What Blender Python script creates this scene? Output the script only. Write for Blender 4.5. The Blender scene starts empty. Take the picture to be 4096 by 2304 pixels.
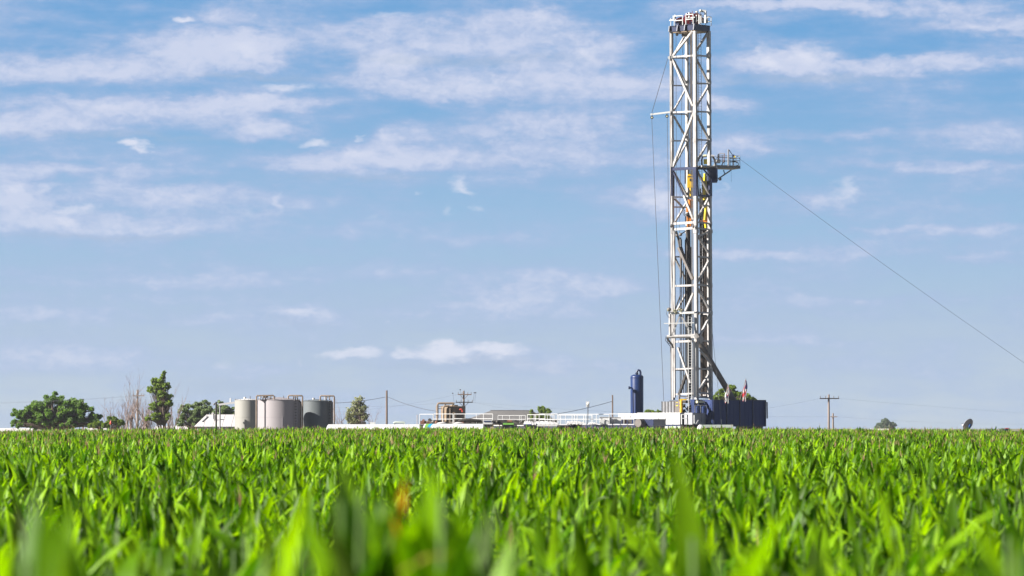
import bpy, math, random
import numpy as np
from mathutils import Vector, Matrix
R = math.radians
rnd = random.Random(7)
rng = np.random.default_rng(11)
scene = bpy.context.scene
C = scene.collection

# ------------------------------------------------------------------ camera
F = 15360.0                    # focal length in pixels of a 4096 wide frame (135 mm)
EYE = 3.0
PITCH = math.atan((1710-1152)/F)
cam = bpy.data.cameras.new('camera'); camo = bpy.data.objects.new('camera', cam); C.objects.link(camo)
camo.location = (0, 0, EYE); camo.rotation_euler = (math.pi/2+PITCH, 0, 0)
cam.lens = 135; cam.sensor_width = 36; cam.sensor_fit = 'HORIZONTAL'
cam.clip_start = 0.5; cam.clip_end = 30000
cam.dof.use_dof = True; cam.dof.focus_distance = 430; cam.dof.aperture_fstop = 3.7
scene.camera = camo

# ------------------------------------------------------------------ light
ALPHA, ELEV = R(20), R(31)
SUN = Vector((-math.cos(ALPHA)*math.cos(ELEV), -math.sin(ALPHA)*math.cos(ELEV), math.sin(ELEV)))
sl = bpy.data.lights.new('sun', 'SUN'); sl.energy = 5.0; sl.angle = R(0.53); sl.color = (1.0, 0.95, 0.87)
so = bpy.data.objects.new('sun', sl); C.objects.link(so); so.rotation_euler = SUN.to_track_quat('Z', 'Y').to_euler(); so.location = (-60, -30, 80)
scene.view_settings.view_transform = 'Standard'; scene.view_settings.look = 'None'
scene.view_settings.exposure = 1.5; scene.view_settings.gamma = 1.0
scene.cycles.max_bounces = 6; scene.cycles.transparent_max_bounces = 6
scene.cycles.diffuse_bounces = 1; scene.cycles.transmission_bounces = 2; scene.cycles.volume_bounces = 0
scene.cycles.use_denoising = True

world = bpy.data.worlds.new('World'); scene.world = world; world.use_nodes = True
def build_sky():
    nt = world.node_tree; N = nt.nodes; Lk = nt.links
    N.clear()
    out = N.new('ShaderNodeOutputWorld'); bg = N.new('ShaderNodeBackground'); Lk.new(bg.outputs[0], out.inputs[0])
    bg.inputs[1].default_value = 0.0502
    def val(x, sock):
        if hasattr(x, 'node'): Lk.new(x, sock)
        else: sock.default_value = x
    def math_(op, a, b=None, c=None, clamp=False):
        n = N.new('ShaderNodeMath'); n.operation = op; n.use_clamp = clamp
        val(a, n.inputs[0])
        if b is not None: val(b, n.inputs[1])
        if c is not None: val(c, n.inputs[2])
        return n.outputs[0]
    def vm(op, a, b=None, c=None):
        n = N.new('ShaderNodeVectorMath'); n.operation = op; val(a, n.inputs[0])
        if b is not None: val(b, n.inputs[1])
        if c is not None: val(c, n.inputs[2])
        return n.outputs['Value'] if op == 'LENGTH' else n.outputs[0]
    def noise(vec, scale, detail=5, rough=0.55):
        n = N.new('ShaderNodeTexNoise'); n.inputs['Scale'].default_value = scale; n.inputs['Detail'].default_value = detail
        n.inputs['Roughness'].default_value = rough; Lk.new(vec, n.inputs['Vector']); return n
    def mr(x, a, b, c=0.0, d=1.0):
        n = N.new('ShaderNodeMapRange'); n.interpolation_type = 'SMOOTHSTEP'; n.clamp = True
        Lk.new(x, n.inputs[0]); n.inputs[1].default_value = a; n.inputs[2].default_value = b
        n.inputs[3].default_value = c; n.inputs[4].default_value = d; return n.outputs[0]
    def mix(f, a, b):
        n = N.new('ShaderNodeMix'); n.data_type = 'RGBA'; val(f, n.inputs[0]); val(a, n.inputs[6]); val(b, n.inputs[7]); return n.outputs[2]
    geo = N.new('ShaderNodeTexCoord'); sep = N.new('ShaderNodeSeparateXYZ'); Lk.new(geo.outputs['Generated'], sep.inputs[0])
    az = math_('ARCTAN2', sep.outputs[0], sep.outputs[1]); el = math_('ARCSINE', sep.outputs[2])
    # clear sky: the low sky is looked up higher, where it is bluer
    zz = math_('MULTIPLY_ADD', sep.outputs[2], 2.6, 0.03)
    cb = N.new('ShaderNodeCombineXYZ'); Lk.new(sep.outputs[0], cb.inputs[0]); Lk.new(sep.outputs[1], cb.inputs[1]); Lk.new(math_('MAXIMUM', zz, 0.005), cb.inputs[2])
    nrm = vm('NORMALIZE', cb.outputs[0])
    sky = N.new('ShaderNodeTexSky'); sky.sky_type = 'NISHITA'; sky.sun_disc = False
    sky.sun_elevation = ELEV; sky.sun_rotation = math.atan2(SUN.x, SUN.y)
    sky.air_density = 1.1; sky.dust_density = 0.4; sky.ozone_density = 2.2; sky.altitude = 1400
    Lk.new(nrm, sky.inputs[0])
    # direction plane in units of 0.1 rad: (az, el)
    k = 15360.0/1.59/1000.0             # 1 unit = 1000 px of a 2576 wide frame
    p = N.new('ShaderNodeCombineXYZ'); Lk.new(math_('MULTIPLY', az, k), p.inputs[0]); Lk.new(math_('MULTIPLY', el, k), p.inputs[1])
    P0 = p.outputs[0]
    st = vm('MULTIPLY', P0, (1.0, 2.2, 1.0))
    n1 = noise(st, 5.0, 4, 0.55); n2 = noise(st, 22.0, 4, 0.6)
    w1 = vm('MULTIPLY', vm('SUBTRACT', n1.outputs['Color'], (0.5, 0.5, 0.5)), (0.20, 0.055, 0))
    w2 = vm('MULTIPLY', vm('SUBTRACT', n2.outputs['Color'], (0.5, 0.5, 0.5)), (0.07, 0.035, 0))
    PW = vm('ADD', vm('ADD', P0, w1), w2)
    clouds = CLOUDS
    total = None; crisp = None; shade = None
    for (cx, cy, rx, ry, w, kind) in clouds:
        u = (cx-1288)/1000.0; v = (1075-cy)/1000.0
        q = vm('MULTIPLY_ADD', PW, (1000.0/rx, 1000.0/ry, 0), (-u*1000.0/rx, -v*1000.0/ry, 0))
        l = vm('LENGTH', q)
        m = mr(l, 1.75, 0.0, 0.0, w*1.25) if kind == 0 else mr(l, 1.6, 0.2, 0.0, w)
        if kind == 2: shade = m if shade is None else math_('MAXIMUM', shade, m)
        elif kind == 0: total = m if total is None else math_('ADD', total, m)
        else: crisp = m if crisp is None else math_('MAXIMUM', crisp, m)
    # streaky veil everywhere, thicker higher up and in the far sky outside the frame
    sv = vm('MULTIPLY', P0, (1.0, 4.5, 1.0))
    nv = noise(sv, 2.2, 6, 0.6); nf = noise(vm('MULTIPLY', P0, (1.0, 1.7, 1.0)), 13.0, 6, 0.62)
    nfs = noise(vm('MULTIPLY', P0, (1.0, 3.0, 1.0)), 30.0, 5, 0.65)
    veil = mr(nv.outputs['Fac'], 0.30, 0.68, 0.08, 0.58)
    tex = math_('MULTIPLY_ADD', math_('SUBTRACT', nf.outputs['Fac'], 0.5), 1.5, 1.0)
    tex = math_('MULTIPLY_ADD', math_('SUBTRACT', nfs.outputs['Fac'], 0.5), 0.3, tex)
    body = math_('MULTIPLY', math_('ADD', total, veil), tex)
    nb = noise(vm('MULTIPLY', PW, (1.0, 1.5, 1.0)), 24.0, 6, 0.62)
    bb = math_('MULTIPLY', body, math_('MULTIPLY_ADD', math_('SUBTRACT', nb.outputs['Fac'], 0.5), 1.6, 1.0))
    cloud = mr(bb, 0.25, 1.35); opac = mr(body, 0.0, 0.80)
    puff = math_('MULTIPLY', crisp, math_('MULTIPLY_ADD', math_('SUBTRACT', nf.outputs['Fac'], 0.5), 2.2, 1.0))
    puff = mr(puff, 0.10, 1.25)
    S = 10.0
    blue = mix(0.86, sky.outputs[0], 'x') if False else sky.outputs[0]
    hz = mr(el, 0.004, 0.085, 1.0, 0.0)
    cr = N.new('ShaderNodeValToRGB'); Lk.new(math_('MULTIPLY', el, 5.0, None, True), cr.inputs[0]); E = cr.color_ramp.elements
    for k_, (pos, col) in enumerate(((0.0, (.362,.415,.497)), (.127, (.292,.374,.490)), (.25, (.224,.364,.520)), (.5, (.095,.270,.500)), (1.0, (.085,.215,.45)))):
        e_ = E[k_] if k_ < 2 else E.new(pos)
        e_.position = pos; e_.color = (*col, 1)
    sc_ = N.new('ShaderNodeVectorMath'); sc_.operation = 'SCALE'; Lk.new(cr.outputs[0], sc_.inputs[0]); sc_.inputs['Scale'].default_value = S
    tint = mix(mr(el, .10, .40, .90, .10), blue, sc_.outputs[0])
    lav = mix(cloud, (0.255*S, 0.345*S, 0.525*S, 1), (0.435*S, 0.475*S, 0.60*S, 1))
    c1 = mix(math_('MULTIPLY', opac, math_('MULTIPLY_ADD', hz, -0.22, 0.95)), tint, lav)
    c2 = mix(math_('MULTIPLY', puff, math_('MULTIPLY_ADD', hz, -0.05, 0.85)), c1, (0.54*S, 0.56*S, 0.645*S, 1))
    c2 = mix(shade, c2, (0.275*S, 0.350*S, 0.475*S, 1))
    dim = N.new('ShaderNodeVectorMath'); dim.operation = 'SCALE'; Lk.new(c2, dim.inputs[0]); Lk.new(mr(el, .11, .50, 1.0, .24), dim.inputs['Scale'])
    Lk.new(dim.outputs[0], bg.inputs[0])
    world.cycles.sampling_method = 'MANUAL'; world.cycles.sample_map_resolution = 256
CLOUDS = [
 (1230,912,150,14,.55,2),(1080,925,140,16,.4,2),(1360,925,120,14,.35,2),(760,812,70,8,.3,2),(600,965,220,16,.3,2),(1180,152,260,14,.35,2),(640,196,180,9,.35,2),(2050,200,220,10,.4,2),(260,602,260,8,.4,2),(900,450,180,8,.3,2),(300,345,250,9,.3,2),
 (300,705,420,16,.2,0),(1480,705,200,34,.22,0),(1250,770,160,40,.28,0),(150,790,240,22,.35,0),(150,900,170,30,.35,0),(2000,640,260,12,.35,0),(2350,580,240,10,.3,0),(2300,760,280,14,.25,0),(1950,860,200,14,.25,0),(700,930,160,22,.35,0),(1440,920,160,18,.3,0),(2100,340,200,14,.3,0),
 (440,470,36,16,.55,1),(120,480,26,14,.5,1),(620,540,26,18,.4,1),(1020,155,40,22,.6,1),(1230,205,70,20,.6,1),(1490,135,44,26,.6,1),(1100,230,60,18,.55,1),(1350,40,34,20,.55,1),(240,270,90,16,.5,1),(640,245,70,12,.5,1),(1000,345,34,24,.5,1),(1640,505,40,34,.55,1),(1820,265,50,12,.4,1),(380,140,36,16,.55,1),(2250,150,60,10,.4,1),
 (510,135,190,42,.75,0),(630,125,90,36,.5,0),(300,275,300,34,.65,0),(660,262,190,20,.45,0),(60,322,220,24,.55,0),
 (650,328,100,24,.6,0),(960,160,70,32,.45,0),(1120,85,330,48,.5,0),(1260,205,330,46,.65,0),(1080,235,150,26,.35,0),
 (1500,130,90,34,.4,0),(1600,215,120,26,.35,0),(1990,150,110,36,.6,0),(2250,168,330,18,.5,0),(2170,18,330,18,.55,0),(1950,18,170,14,.4,0),
 (2500,70,120,22,.5,0),(900,408,220,30,.7,0),(1000,350,60,32,.35,0),(1350,330,260,36,.35,0),(1400,395,330,28,.35,0),
 (420,490,130,32,.5,0),(40,500,80,40,.6,0),(210,570,330,24,.5,0),(560,520,150,44,.3,0),(1650,505,64,52,.55,0),
 (1820,268,90,20,.4,0),(1870,370,110,26,.35,0),(2400,425,260,14,.35,0),(2480,350,120,30,.2,0),
 (100,180,260,40,.35,0),(350,180,300,30,.25,0),(560,30,60,26,.3,0),(90,435,300,16,.35,0),(150,530,250,40,.3,0),
 (760,790,80,20,.4,0),(1480,715,180,30,.3,0),(1250,760,280,30,.2,0),(900,690,600,22,.10,0),(2470,655,100,14,.3,0),(200,750,300,14,.15,0),
 (1150,900,260,30,.3,0),(500,800,120,20,.2,0),(1330,40,90,26,.35,0),(1700,20,60,30,.2,0),(2060,500,120,30,.25,0),
 (560,600,600,30,.18,0),(2350,170,120,24,.15,0),
 (355,370,40,13,1,1),(352,388,26,14,.9,1),(465,54,32,9,1,1),(715,218,115,13,.7,1),(790,358,44,11,.85,1),
 (208,535,44,14,.9,1),(170,560,30,20,.6,1),(1180,468,34,24,.75,1),(708,512,20,30,.6,1),(1122,528,18,14,.5,1),(1205,520,22,12,.45,1),(935,545,22,14,.45,1),
 (2102,490,34,36,.7,1),(2080,508,46,14,.5,1),(1925,150,30,40,.75,1),(2040,140,70,28,.65,1),(600,130,70,24,.55,1),(970,160,36,24,.5,1),
 (1110,885,64,26,1.3,1),(1230,882,84,18,1.3,1),(1120,868,28,18,1.3,1),(1020,885,40,18,1.1,1),(885,887,66,15,.95,1),(550,918,36,18,.45,1),(778,918,9,18,.4,1),
 (40,480,46,14,.5,1),(760,785,60,12,.6,1),(560,795,28,9,.5,1),(200,150,26,12,.45,1),(1825,470,18,11,.5,1),(990,30,90,8,.5,1),(1040,492,18,7,.45,1),
 (900,390,60,16,.55,1),(430,475,60,12,.5,1),(1080,110,40,16,.4,1),(905,348,9,7,.6,1),(985,806,12,5,.5,1),(2480,72,70,10,.45,1),(650,318,60,14,.5,1)]
build_sky()

# ------------------------------------------------------------------ helpers
cp_, sp_ = math.cos(PITCH), math.sin(PITCH)
def at(px, py, s):
    x = (px-2048)/F; y = (1152-py)/F
    d = Vector((x, cp_-y*sp_, sp_+y*cp_)); d *= s/d.y
    return Vector((d.x, d.y, d.z+EYE))
def zat(py, s): return at(2048, py, s).z
def rgb(r, g, b): return (r, g, b, 1)
MATS = {}
def mat(name, col, rough=0.5, metal=0.0, var=0.12, scale=2.0, dirt=None, dirt_amt=0.0, spec=0.5, transl=None, streak=1.0, bump=0.0):
    col = tuple(c*.70 for c in col[:3]); dirt = tuple(c*.70 for c in dirt) if dirt else None; transl = (*[c*.70 for c in transl[:3]], transl[3]) if transl else None
    m = bpy.data.materials.new(name); m.use_nodes = True; nt = m.node_tree; N = nt.nodes; Lk = nt.links
    b = N['Principled BSDF']; b.inputs['Roughness'].default_value = rough; b.inputs['Metallic'].default_value = metal
    b.inputs['Specular IOR Level'].default_value = spec
    tc = N.new('ShaderNodeTexCoord'); mp = N.new('ShaderNodeMapping'); mp.inputs['Scale'].default_value = (1, 1, streak)
    Lk.new(tc.outputs['Object'], mp.inputs[0])
    no = N.new('ShaderNodeTexNoise'); no.inputs['Scale'].default_value = scale; no.inputs['Detail'].default_value = 5
    Lk.new(mp.outputs[0], no.inputs['Vector'])
    mr = N.new('ShaderNodeMapRange'); Lk.new(no.outputs['Fac'], mr.inputs[0]); mr.inputs[1].default_value = .3; mr.inputs[2].default_value = .7
    mr.inputs[3].default_value = 1-var; mr.inputs[4].default_value = 1+var
    vm = N.new('ShaderNodeVectorMath'); vm.operation = 'SCALE'; vm.inputs[0].default_value = col[:3]; Lk.new(mr.outputs[0], vm.inputs['Scale'])
    last = vm.outputs[0]
    if dirt:
        n2 = N.new('ShaderNodeTexNoise'); n2.inputs['Scale'].default_value = scale*1.7; n2.inputs['Detail'].default_value = 7; n2.inputs['Roughness'].default_value = .7
        Lk.new(mp.outputs[0], n2.inputs['Vector'])
        m2 = N.new('ShaderNodeMapRange'); Lk.new(n2.outputs['Fac'], m2.inputs[0]); m2.inputs[1].default_value = .50; m2.inputs[2].default_value = .72
        m2.inputs[4].default_value = dirt_amt
        mx = N.new('ShaderNodeMix'); mx.data_type = 'RGBA'; Lk.new(m2.outputs[0], mx.inputs[0]); Lk.new(last, mx.inputs[6]); mx.inputs[7].default_value = (*dirt, 1)
        last = mx.outputs[2]
    Lk.new(last, b.inputs['Base Color'])
    if transl:
        t = N.new('ShaderNodeBsdfTranslucent'); t.inputs[0].default_value = (*transl[:3], 1)
        ms = N.new('ShaderNodeMixShader'); ms.inputs[0].default_value = transl[3]
        Lk.new(b.outputs[0], ms.inputs[1]); Lk.new(t.outputs[0], ms.inputs[2]); Lk.new(ms.outputs[0], N['Material Output'].inputs[0])
    MATS[name] = m; return m
WHITE = mat('white_paint', (.62,.61,.60), .45, dirt=(.40,.32,.25), dirt_amt=.55, scale=1.2, streak=.35, var=.06)
MASTW = mat('mast_white_paint', (.50,.485,.485), .5, dirt=(.24,.17,.13), dirt_amt=.85, scale=1.6, streak=.3, var=.08)
CLEANW = mat('clean_white_paint', (.72,.72,.72), .4, var=.03, scale=.8)
NAVY = mat('navy_paint', (.010,.020,.075), .4, var=.25, scale=1.5, dirt=(.05,.05,.07), dirt_amt=.5)
BLUE = mat('royal_blue_paint', (.009,.030,.13), .4, var=.18, scale=1.2, dirt=(.03,.035,.06), dirt_amt=.5, streak=.3)
NAVYWALL = mat('navy_corrugated_wall', (.012,.038,.17), .7, var=.2, scale=.7, dirt=(.03,.04,.07), dirt_amt=.4, streak=.3)
GREYP = mat('grey_paint', (.24,.24,.26), .5, var=.1, dirt=(.2,.18,.15), dirt_amt=.4)
LGREY = mat('light_grey_paint', (.46,.46,.50), .5, var=.06, scale=.8, dirt=(.4,.38,.36), dirt_amt=.3)
DARK = mat('dark_steel', (.045,.038,.034), .55, .2, var=.3)
PIPE = mat('drill_pipe_steel', (.04,.027,.021), .5, .3, var=.45, scale=1.5, streak=.15, dirt=(.10,.06,.04), dirt_amt=.5)
GREYST = mat('weathered_grey_steel', (.17,.15,.14), .55, var=.2, dirt=(.12,.08,.06), dirt_amt=.6)
CABLE = mat('steel_cable', (.13,.14,.16), .5, .4, var=.1)
YEL = mat('yellow_paint', (.98,.60,.02), .45, var=.15, dirt=(.2,.09,.03), dirt_amt=.45, scale=2.2)
BYEL = mat('bright_yellow_paint', (.85,.66,.01), .4, var=.08, dirt=(.3,.2,.04), dirt_amt=.4)
ORG = mat('orange_paint', (.95,.30,.03), .45, var=.2, dirt=(.12,.05,.03), dirt_amt=.75, scale=2.2)
RED = mat('dark_red_paint', (.24,.022,.03), .5, var=.25)
VRED = mat('red_paint', (.62,.07,.04), .45, var=.1)
TANKA = mat('warm_grey_tank', (.36,.35,.32), .55, var=.04, scale=.5, dirt=(.30,.28,.26), dirt_amt=.15, streak=.2)
TANKB = mat('pinkish_grey_tank', (.38,.345,.36), .55, var=.04, scale=.5, dirt=(.34,.31,.31), dirt_amt=.15, streak=.2)
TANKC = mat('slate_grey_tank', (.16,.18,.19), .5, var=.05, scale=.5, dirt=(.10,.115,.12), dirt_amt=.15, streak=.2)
TAN = mat('tan_tank_paint', (.30,.215,.14), .55, var=.06, dirt=(.2,.14,.09), dirt_amt=.3)
TPIPE = mat('tan_brown_pipe', (.27,.20,.15), .6, var=.2, dirt=(.08,.06,.05), dirt_amt=.5)
RUST = mat('rusty_steel', (.20,.085,.055), .7, var=.3, scale=3)
WOOD = mat('weathered_wood', (.20,.14,.11), .85, var=.25, scale=4, streak=.1)
PWOOD = mat('pale_weathered_wood', (.30,.235,.20), .85, var=.2, scale=4, streak=.1)
BARK = mat('tree_bark', (.15,.11,.085), .9, var=.25, scale=4)
DEADB = mat('bare_branch_bark', (.34,.25,.22), .9, var=.2, scale=4)
TARP = mat('white_tarp', (.66,.65,.66), .6, var=.05, scale=.5, dirt=(.6,.55,.55), dirt_amt=.4)
BARNW = mat('pale_pinkish_roofing', (.78,.74,.74), .6, var=.05, scale=.8, dirt=(.5,.44,.42), dirt_amt=.4)
ROOF = mat('grey_shingles', (.175,.168,.168), .85, var=.15, scale=2.5)
BRICK = mat('tan_siding', (.32,.28,.25), .8, var=.1)
LAMPW = mat('lamp_glass', (.80,.80,.75), .2, var=.02)
CREAM = mat('cream_plastic', (.78,.74,.50), .4, var=.05)
GREENP = mat('green_paint', (.20,.50,.08), .5, var=.1)
CYANP = mat('cyan_paint', (.02,.35,.66), .5, var=.1)
PGREEN = mat('pale_green_tank', (.50,.56,.52), .5, var=.08, dirt=(.3,.33,.3), dirt_amt=.4)
BLUEC = mat('blue_cloth', (.01,.10,.42), .6, var=.2, scale=3)
DISHM = mat('grey_dish_skin', (.46,.43,.42), .6, var=.08, scale=2)
FRED = mat('flag_red', (.85,.025,.05), .7, var=.05); FWHT = mat('flag_white', (.82,.80,.80), .7, var=.05, transl=(.7,.7,.7,.3)); FBLU = mat('flag_blue', (.02,.03,.16), .7, var=.05)
BLACK = mat('black_rubber', (.02,.02,.022), .6, var=.1)
SOIL = mat('soil', (.16,.115,.075), .95, var=.25, scale=.6)
PADM = mat('gravel_pad_surface', (.20,.18,.15), .95, var=.15, scale=1.5)
HOUSEG = mat('window_glass', (.05,.06,.07), .1, var=.02)

class MB:
    """collects shapes, then links them as one mesh object"""
    def __init__(s): s.v = []; s.f = []; s.m = []; s.mats = []; s.sm = []
    def mi(s, m):
        if m not in s.mats: s.mats.append(m)
        return s.mats.index(m)
    def add(s, vs, fs, m, smooth=False):
        o = len(s.v); s.v += [Vector(v) for v in vs]; s.f += [tuple(i+o for i in f) for f in fs]
        k = s.mi(m); s.m += [k]*len(fs); s.sm += [smooth]*len(fs); return s
    def tube(s, p0, p1, r0, m, r1=None, n=8, cap=True):
        p0 = Vector(p0); p1 = Vector(p1); r1 = r0 if r1 is None else r1
        d = (p1-p0); 
        if d.length < 1e-6: return s
        d.normalize(); u = d.orthogonal().normalized(); w = d.cross(u)
        vs = []
        for p, r in ((p0, r0), (p1, r1)):
            for i in range(n):
                a = 2*math.pi*i/n; vs.append(p+(u*math.cos(a)+w*math.sin(a))*r)
        fs = [(i, (i+1) % n, n+(i+1) % n, n+i) for i in range(n)]
        if cap: fs += [tuple(range(n-1, -1, -1)), tuple(range(n, 2*n))]
        s.add(vs, fs, m, n > 5); return s
    def path(s, pts, r, m, n=8):
        pts = [Vector(p) for p in pts]; rings = []
        rs = r if isinstance(r, (list, tuple)) else [r]*len(pts)
        u = (pts[1]-pts[0]).orthogonal().normalized(); vs = []
        for k, p in enumerate(pts):
            d = (pts[min(k+1, len(pts)-1)]-pts[max(k-1, 0)]).normalized()
            u = (u-d*u.dot(d)).normalized(); w = d.cross(u)
            for i in range(n):
                a = 2*math.pi*i/n; vs.append(p+(u*math.cos(a)+w*math.sin(a))*rs[k])
        fs = []
        for k in range(len(pts)-1):
            for i in range(n): fs.append((k*n+i, k*n+(i+1) % n, (k+1)*n+(i+1) % n, (k+1)*n+i))
        fs += [tuple(range(n-1, -1, -1)), tuple(range((len(pts)-1)*n, len(pts)*n))]
        s.add(vs, fs, m, n > 4); return s
    def bar(s, p0, p1, w, h, m, up=None):
        p0 = Vector(p0); p1 = Vector(p1); d = (p1-p0).normalized()
        up = Vector(up) if up is not None else Vector((0, 0, 1))
        if abs(d.dot(up)) > .97: up = UA
        x = d.cross(up).normalized(); y = x.cross(d)
        vs = []
        for p in (p0, p1):
            for a, b in ((-1, -1), (1, -1), (1, 1), (-1, 1)): vs.append(p+x*(a*w/2)+y*(b*h/2))
        s.add(vs, [(3, 2, 1, 0), (4, 5, 6, 7), (0, 1, 5, 4), (1, 2, 6, 5), (2, 3, 7, 6), (3, 0, 4, 7)], m); return s
    def hexa(s, base, a, b, c, m):
        """box from a corner along three edge vectors"""
        o = Vector(base); a = Vector(a); b = Vector(b); c = Vector(c)
        vs = [o, o+a, o+a+b, o+b, o+c, o+a+c, o+a+b+c, o+b+c]
        fs = [(0, 3, 2, 1), (4, 5, 6, 7), (0, 1, 5, 4), (1, 2, 6, 5), (2, 3, 7, 6), (3, 0, 4, 7)]
        if a.cross(b).dot(c) < 0: fs = [f[::-1] for f in fs]
        s.add(vs, fs, m); return s
    def lathe(s, cx, cy, prof, m, n=32, smooth=True):
        vs = []; fs = []
        for (r, z) in prof:
            for i in range(n):
                a = 2*math.pi*i/n; vs.append((cx+r*math.cos(a), cy+r*math.sin(a), z))
        for k in range(len(prof)-1):
            for i in range(n): fs.append((k*n+i, k*n+(i+1) % n, (k+1)*n+(i+1) % n, (k+1)*n+i))
        s.add(vs, fs, m, smooth); return s
    def ball(s, c, r, m, n=10, sq=(1, 1, 1)):
        c = Vector(c); vs = []; fs = []
        for j in range(n//2+1):
            t = math.pi*j/(n//2)
            for i in range(n):
                a = 2*math.pi*i/n; vs.append(c+Vector((r*sq[0]*math.sin(t)*math.cos(a), r*sq[1]*math.sin(t)*math.sin(a), r*sq[2]*math.cos(t))))
        for j in range(n//2):
            for i in range(n): fs.append((j*n+i, (j+1)*n+i, (j+1)*n+(i+1) % n, j*n+(i+1) % n))
        s.add(vs, fs, m, True); return s
    def disc(s, c, axis, r, th, m, n=16, hub=None):
        c = Vector(c); ax = Vector(axis).normalized()
        s.tube(c-ax*th/2, c+ax*th/2, r, m, n=n)
        if hub: s.tube(c-ax*(th/2+.02), c+ax*(th/2+.02), r*.35, hub, n=10)
        return s
    def build(s, name, parent=None, label=None, kind=None):
        me = bpy.data.meshes.new(name)
        loc = ROOTLOC.get(parent.name, Vector()) if parent else None
        if parent is None:
            xs = [v.x for v in s.v]; ys = [v.y for v in s.v]; loc = Vector(((min(xs)+max(xs))/2, (min(ys)+max(ys))/2, min(v.z for v in s.v)))
        me.from_pydata([v-loc for v in s.v], [], s.f)
        for m in s.mats: me.materials.append(m)
        me.polygons.foreach_set('material_index', s.m); me.polygons.foreach_set('use_smooth', s.sm)
        me.update()
        try: me.set_sharp_from_angle(angle=R(40))
        except Exception: pass
        o = bpy.data.objects.new(name, me); C.objects.link(o)
        if parent: o.parent = parent; ROOTLOC[o.name] = loc
        else: o.location = loc; ROOTLOC[o.name] = loc
        if label: o['label'] = label
        if kind: o['kind'] = kind
        return o
ROOTLOC = {}
def thing(name, label, cat, loc, group=None):
    o = bpy.data.objects.new(name, None); C.objects.link(o); o.empty_display_size = .5
    o.location = loc; ROOTLOC[o.name] = Vector(loc); o['label'] = label; o['category'] = cat
    if group: o['group'] = group
    return o
def tag(o, label, cat, group=None):
    o['label'] = label; o['category'] = cat
    if group: o['group'] = group
    return o
def struct(o, kind='structure'): o['kind'] = kind; return o
TH = R(41)
UA = Vector((-math.cos(TH), math.sin(TH), 0)); UB = Vector((math.sin(TH), math.cos(TH), 0)); UZ = Vector((0, 0, 1))
def dirs(deg):
    t = R(deg); return Vector((-math.cos(t), math.sin(t), 0)), Vector((math.sin(t), math.cos(t), 0))
def ground(px, s): p = at(px, 1698, s); return Vector((p.x, p.y, 0))

# ------------------------------------------------------------------ ground and pad
def sheet(name, x0, x1, y0, y1, z, m, nx=1, ny=1):
    b = MB(); vs = []; fs = []
    for j in range(ny+1):
        for i in range(nx+1): vs.append((x0+(x1-x0)*i/nx, y0+(y1-y0)*j/ny, z))
    for j in range(ny):
        for i in range(nx): a = j*(nx+1)+i; fs.append((a, a+1, a+nx+2, a+nx+1))
    b.add(vs, fs, m); return struct(b.build(name))
GRASSM = mat('dry_grass_ground', (.20,.19,.10), .95, var=.3, scale=.02)
sheet('ground', -4000, 4000, -300, 9000, 0.0, GRASSM, 8, 8)
sheet('field_soil', -110, 110, 2, 448, 0.004, SOIL, 4, 8)
sheet('gravel_pad', -90, 120, 449, 560, 0.008, PADM, 4, 4)

# ------------------------------------------------------------------ corn
def leafmat():
    m = bpy.data.materials.new('corn_leaf'); m.use_nodes = True; nt = m.node_tree; N = nt.nodes; Lk = nt.links
    b = N['Principled BSDF']
    at_ = N.new('ShaderNodeAttribute'); at_.attribute_name = 'tint'; at_.attribute_type = 'GEOMETRY'
    oi = N.new('ShaderNodeObjectInfo')
    ad = N.new('ShaderNodeMath'); ad.operation = 'MULTIPLY_ADD'; Lk.new(oi.outputs['Random'], ad.inputs[0]); ad.inputs[1].default_value = .25; Lk.new(at_.outputs['Fac'], ad.inputs[2])
    cr = N.new('ShaderNodeValToRGB'); Lk.new(ad.outputs[0], cr.inputs[0]); e = cr.color_ramp.elements
    e[0].position = 0.0; e[0].color = (.0016,.012,.0002,1); e[1].position = .45; e[1].color = (.029,.104,.0003,1)
    x = cr.color_ramp.elements.new(.85); x.color = (.150,.312,.002,1); x = cr.color_ramp.elements.new(1.0); x.color = (.20,.34,.006,1)
    x = cr.color_ramp.elements.new(1.0)
    tc = N.new('ShaderNodeTexCoord'); no = N.new('ShaderNodeTexNoise'); no.inputs['Scale'].default_value = 7; Lk.new(tc.outputs['Object'], no.inputs['Vector'])
    mr = N.new('ShaderNodeMapRange'); Lk.new(no.outputs['Fac'], mr.inputs[0]); mr.inputs[1].default_value = .3; mr.inputs[2].default_value = .7; mr.inputs[3].default_value = .82; mr.inputs[4].default_value = 1.2
    vs = N.new('ShaderNodeVectorMath'); vs.operation = 'SCALE'; Lk.new(cr.outputs[0], vs.inputs[0]); Lk.new(mr.outputs[0], vs.inputs['Scale'])
    pa = N.new('ShaderNodeVectorMath'); pa.operation = 'MULTIPLY_ADD'; Lk.new(vs.outputs[0], pa.inputs[0]); pa.inputs[1].default_value = (1.1, 1.0, 1.0); pa.inputs[2].default_value = (.020, .024, .000); Lk.new(pa.outputs[0], b.inputs['Base Color']); b.inputs['Roughness'].default_value = .50; b.inputs['Specular IOR Level'].default_value = .20
    v2 = N.new('ShaderNodeVectorMath'); v2.operation = 'MULTIPLY'; Lk.new(vs.outputs[0], v2.inputs[0]); v2.inputs[1].default_value = (3.3, 2.85, 0.1)
    t = N.new('ShaderNodeBsdfTranslucent'); Lk.new(v2.outputs[0], t.inputs[0])
    ms = N.new('ShaderNodeMixShader'); ms.inputs[0].default_value = .33; Lk.new(b.outputs[0], ms.inputs[1]); Lk.new(t.outputs[0], ms.inputs[2])
    Lk.new(ms.outputs[0], N['Material Output'].inputs[0]); return m
LEAF = leafmat()
STALK = mat('corn_stalk', (.10,.19,.03), .6, var=.2, scale=6)
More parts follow.
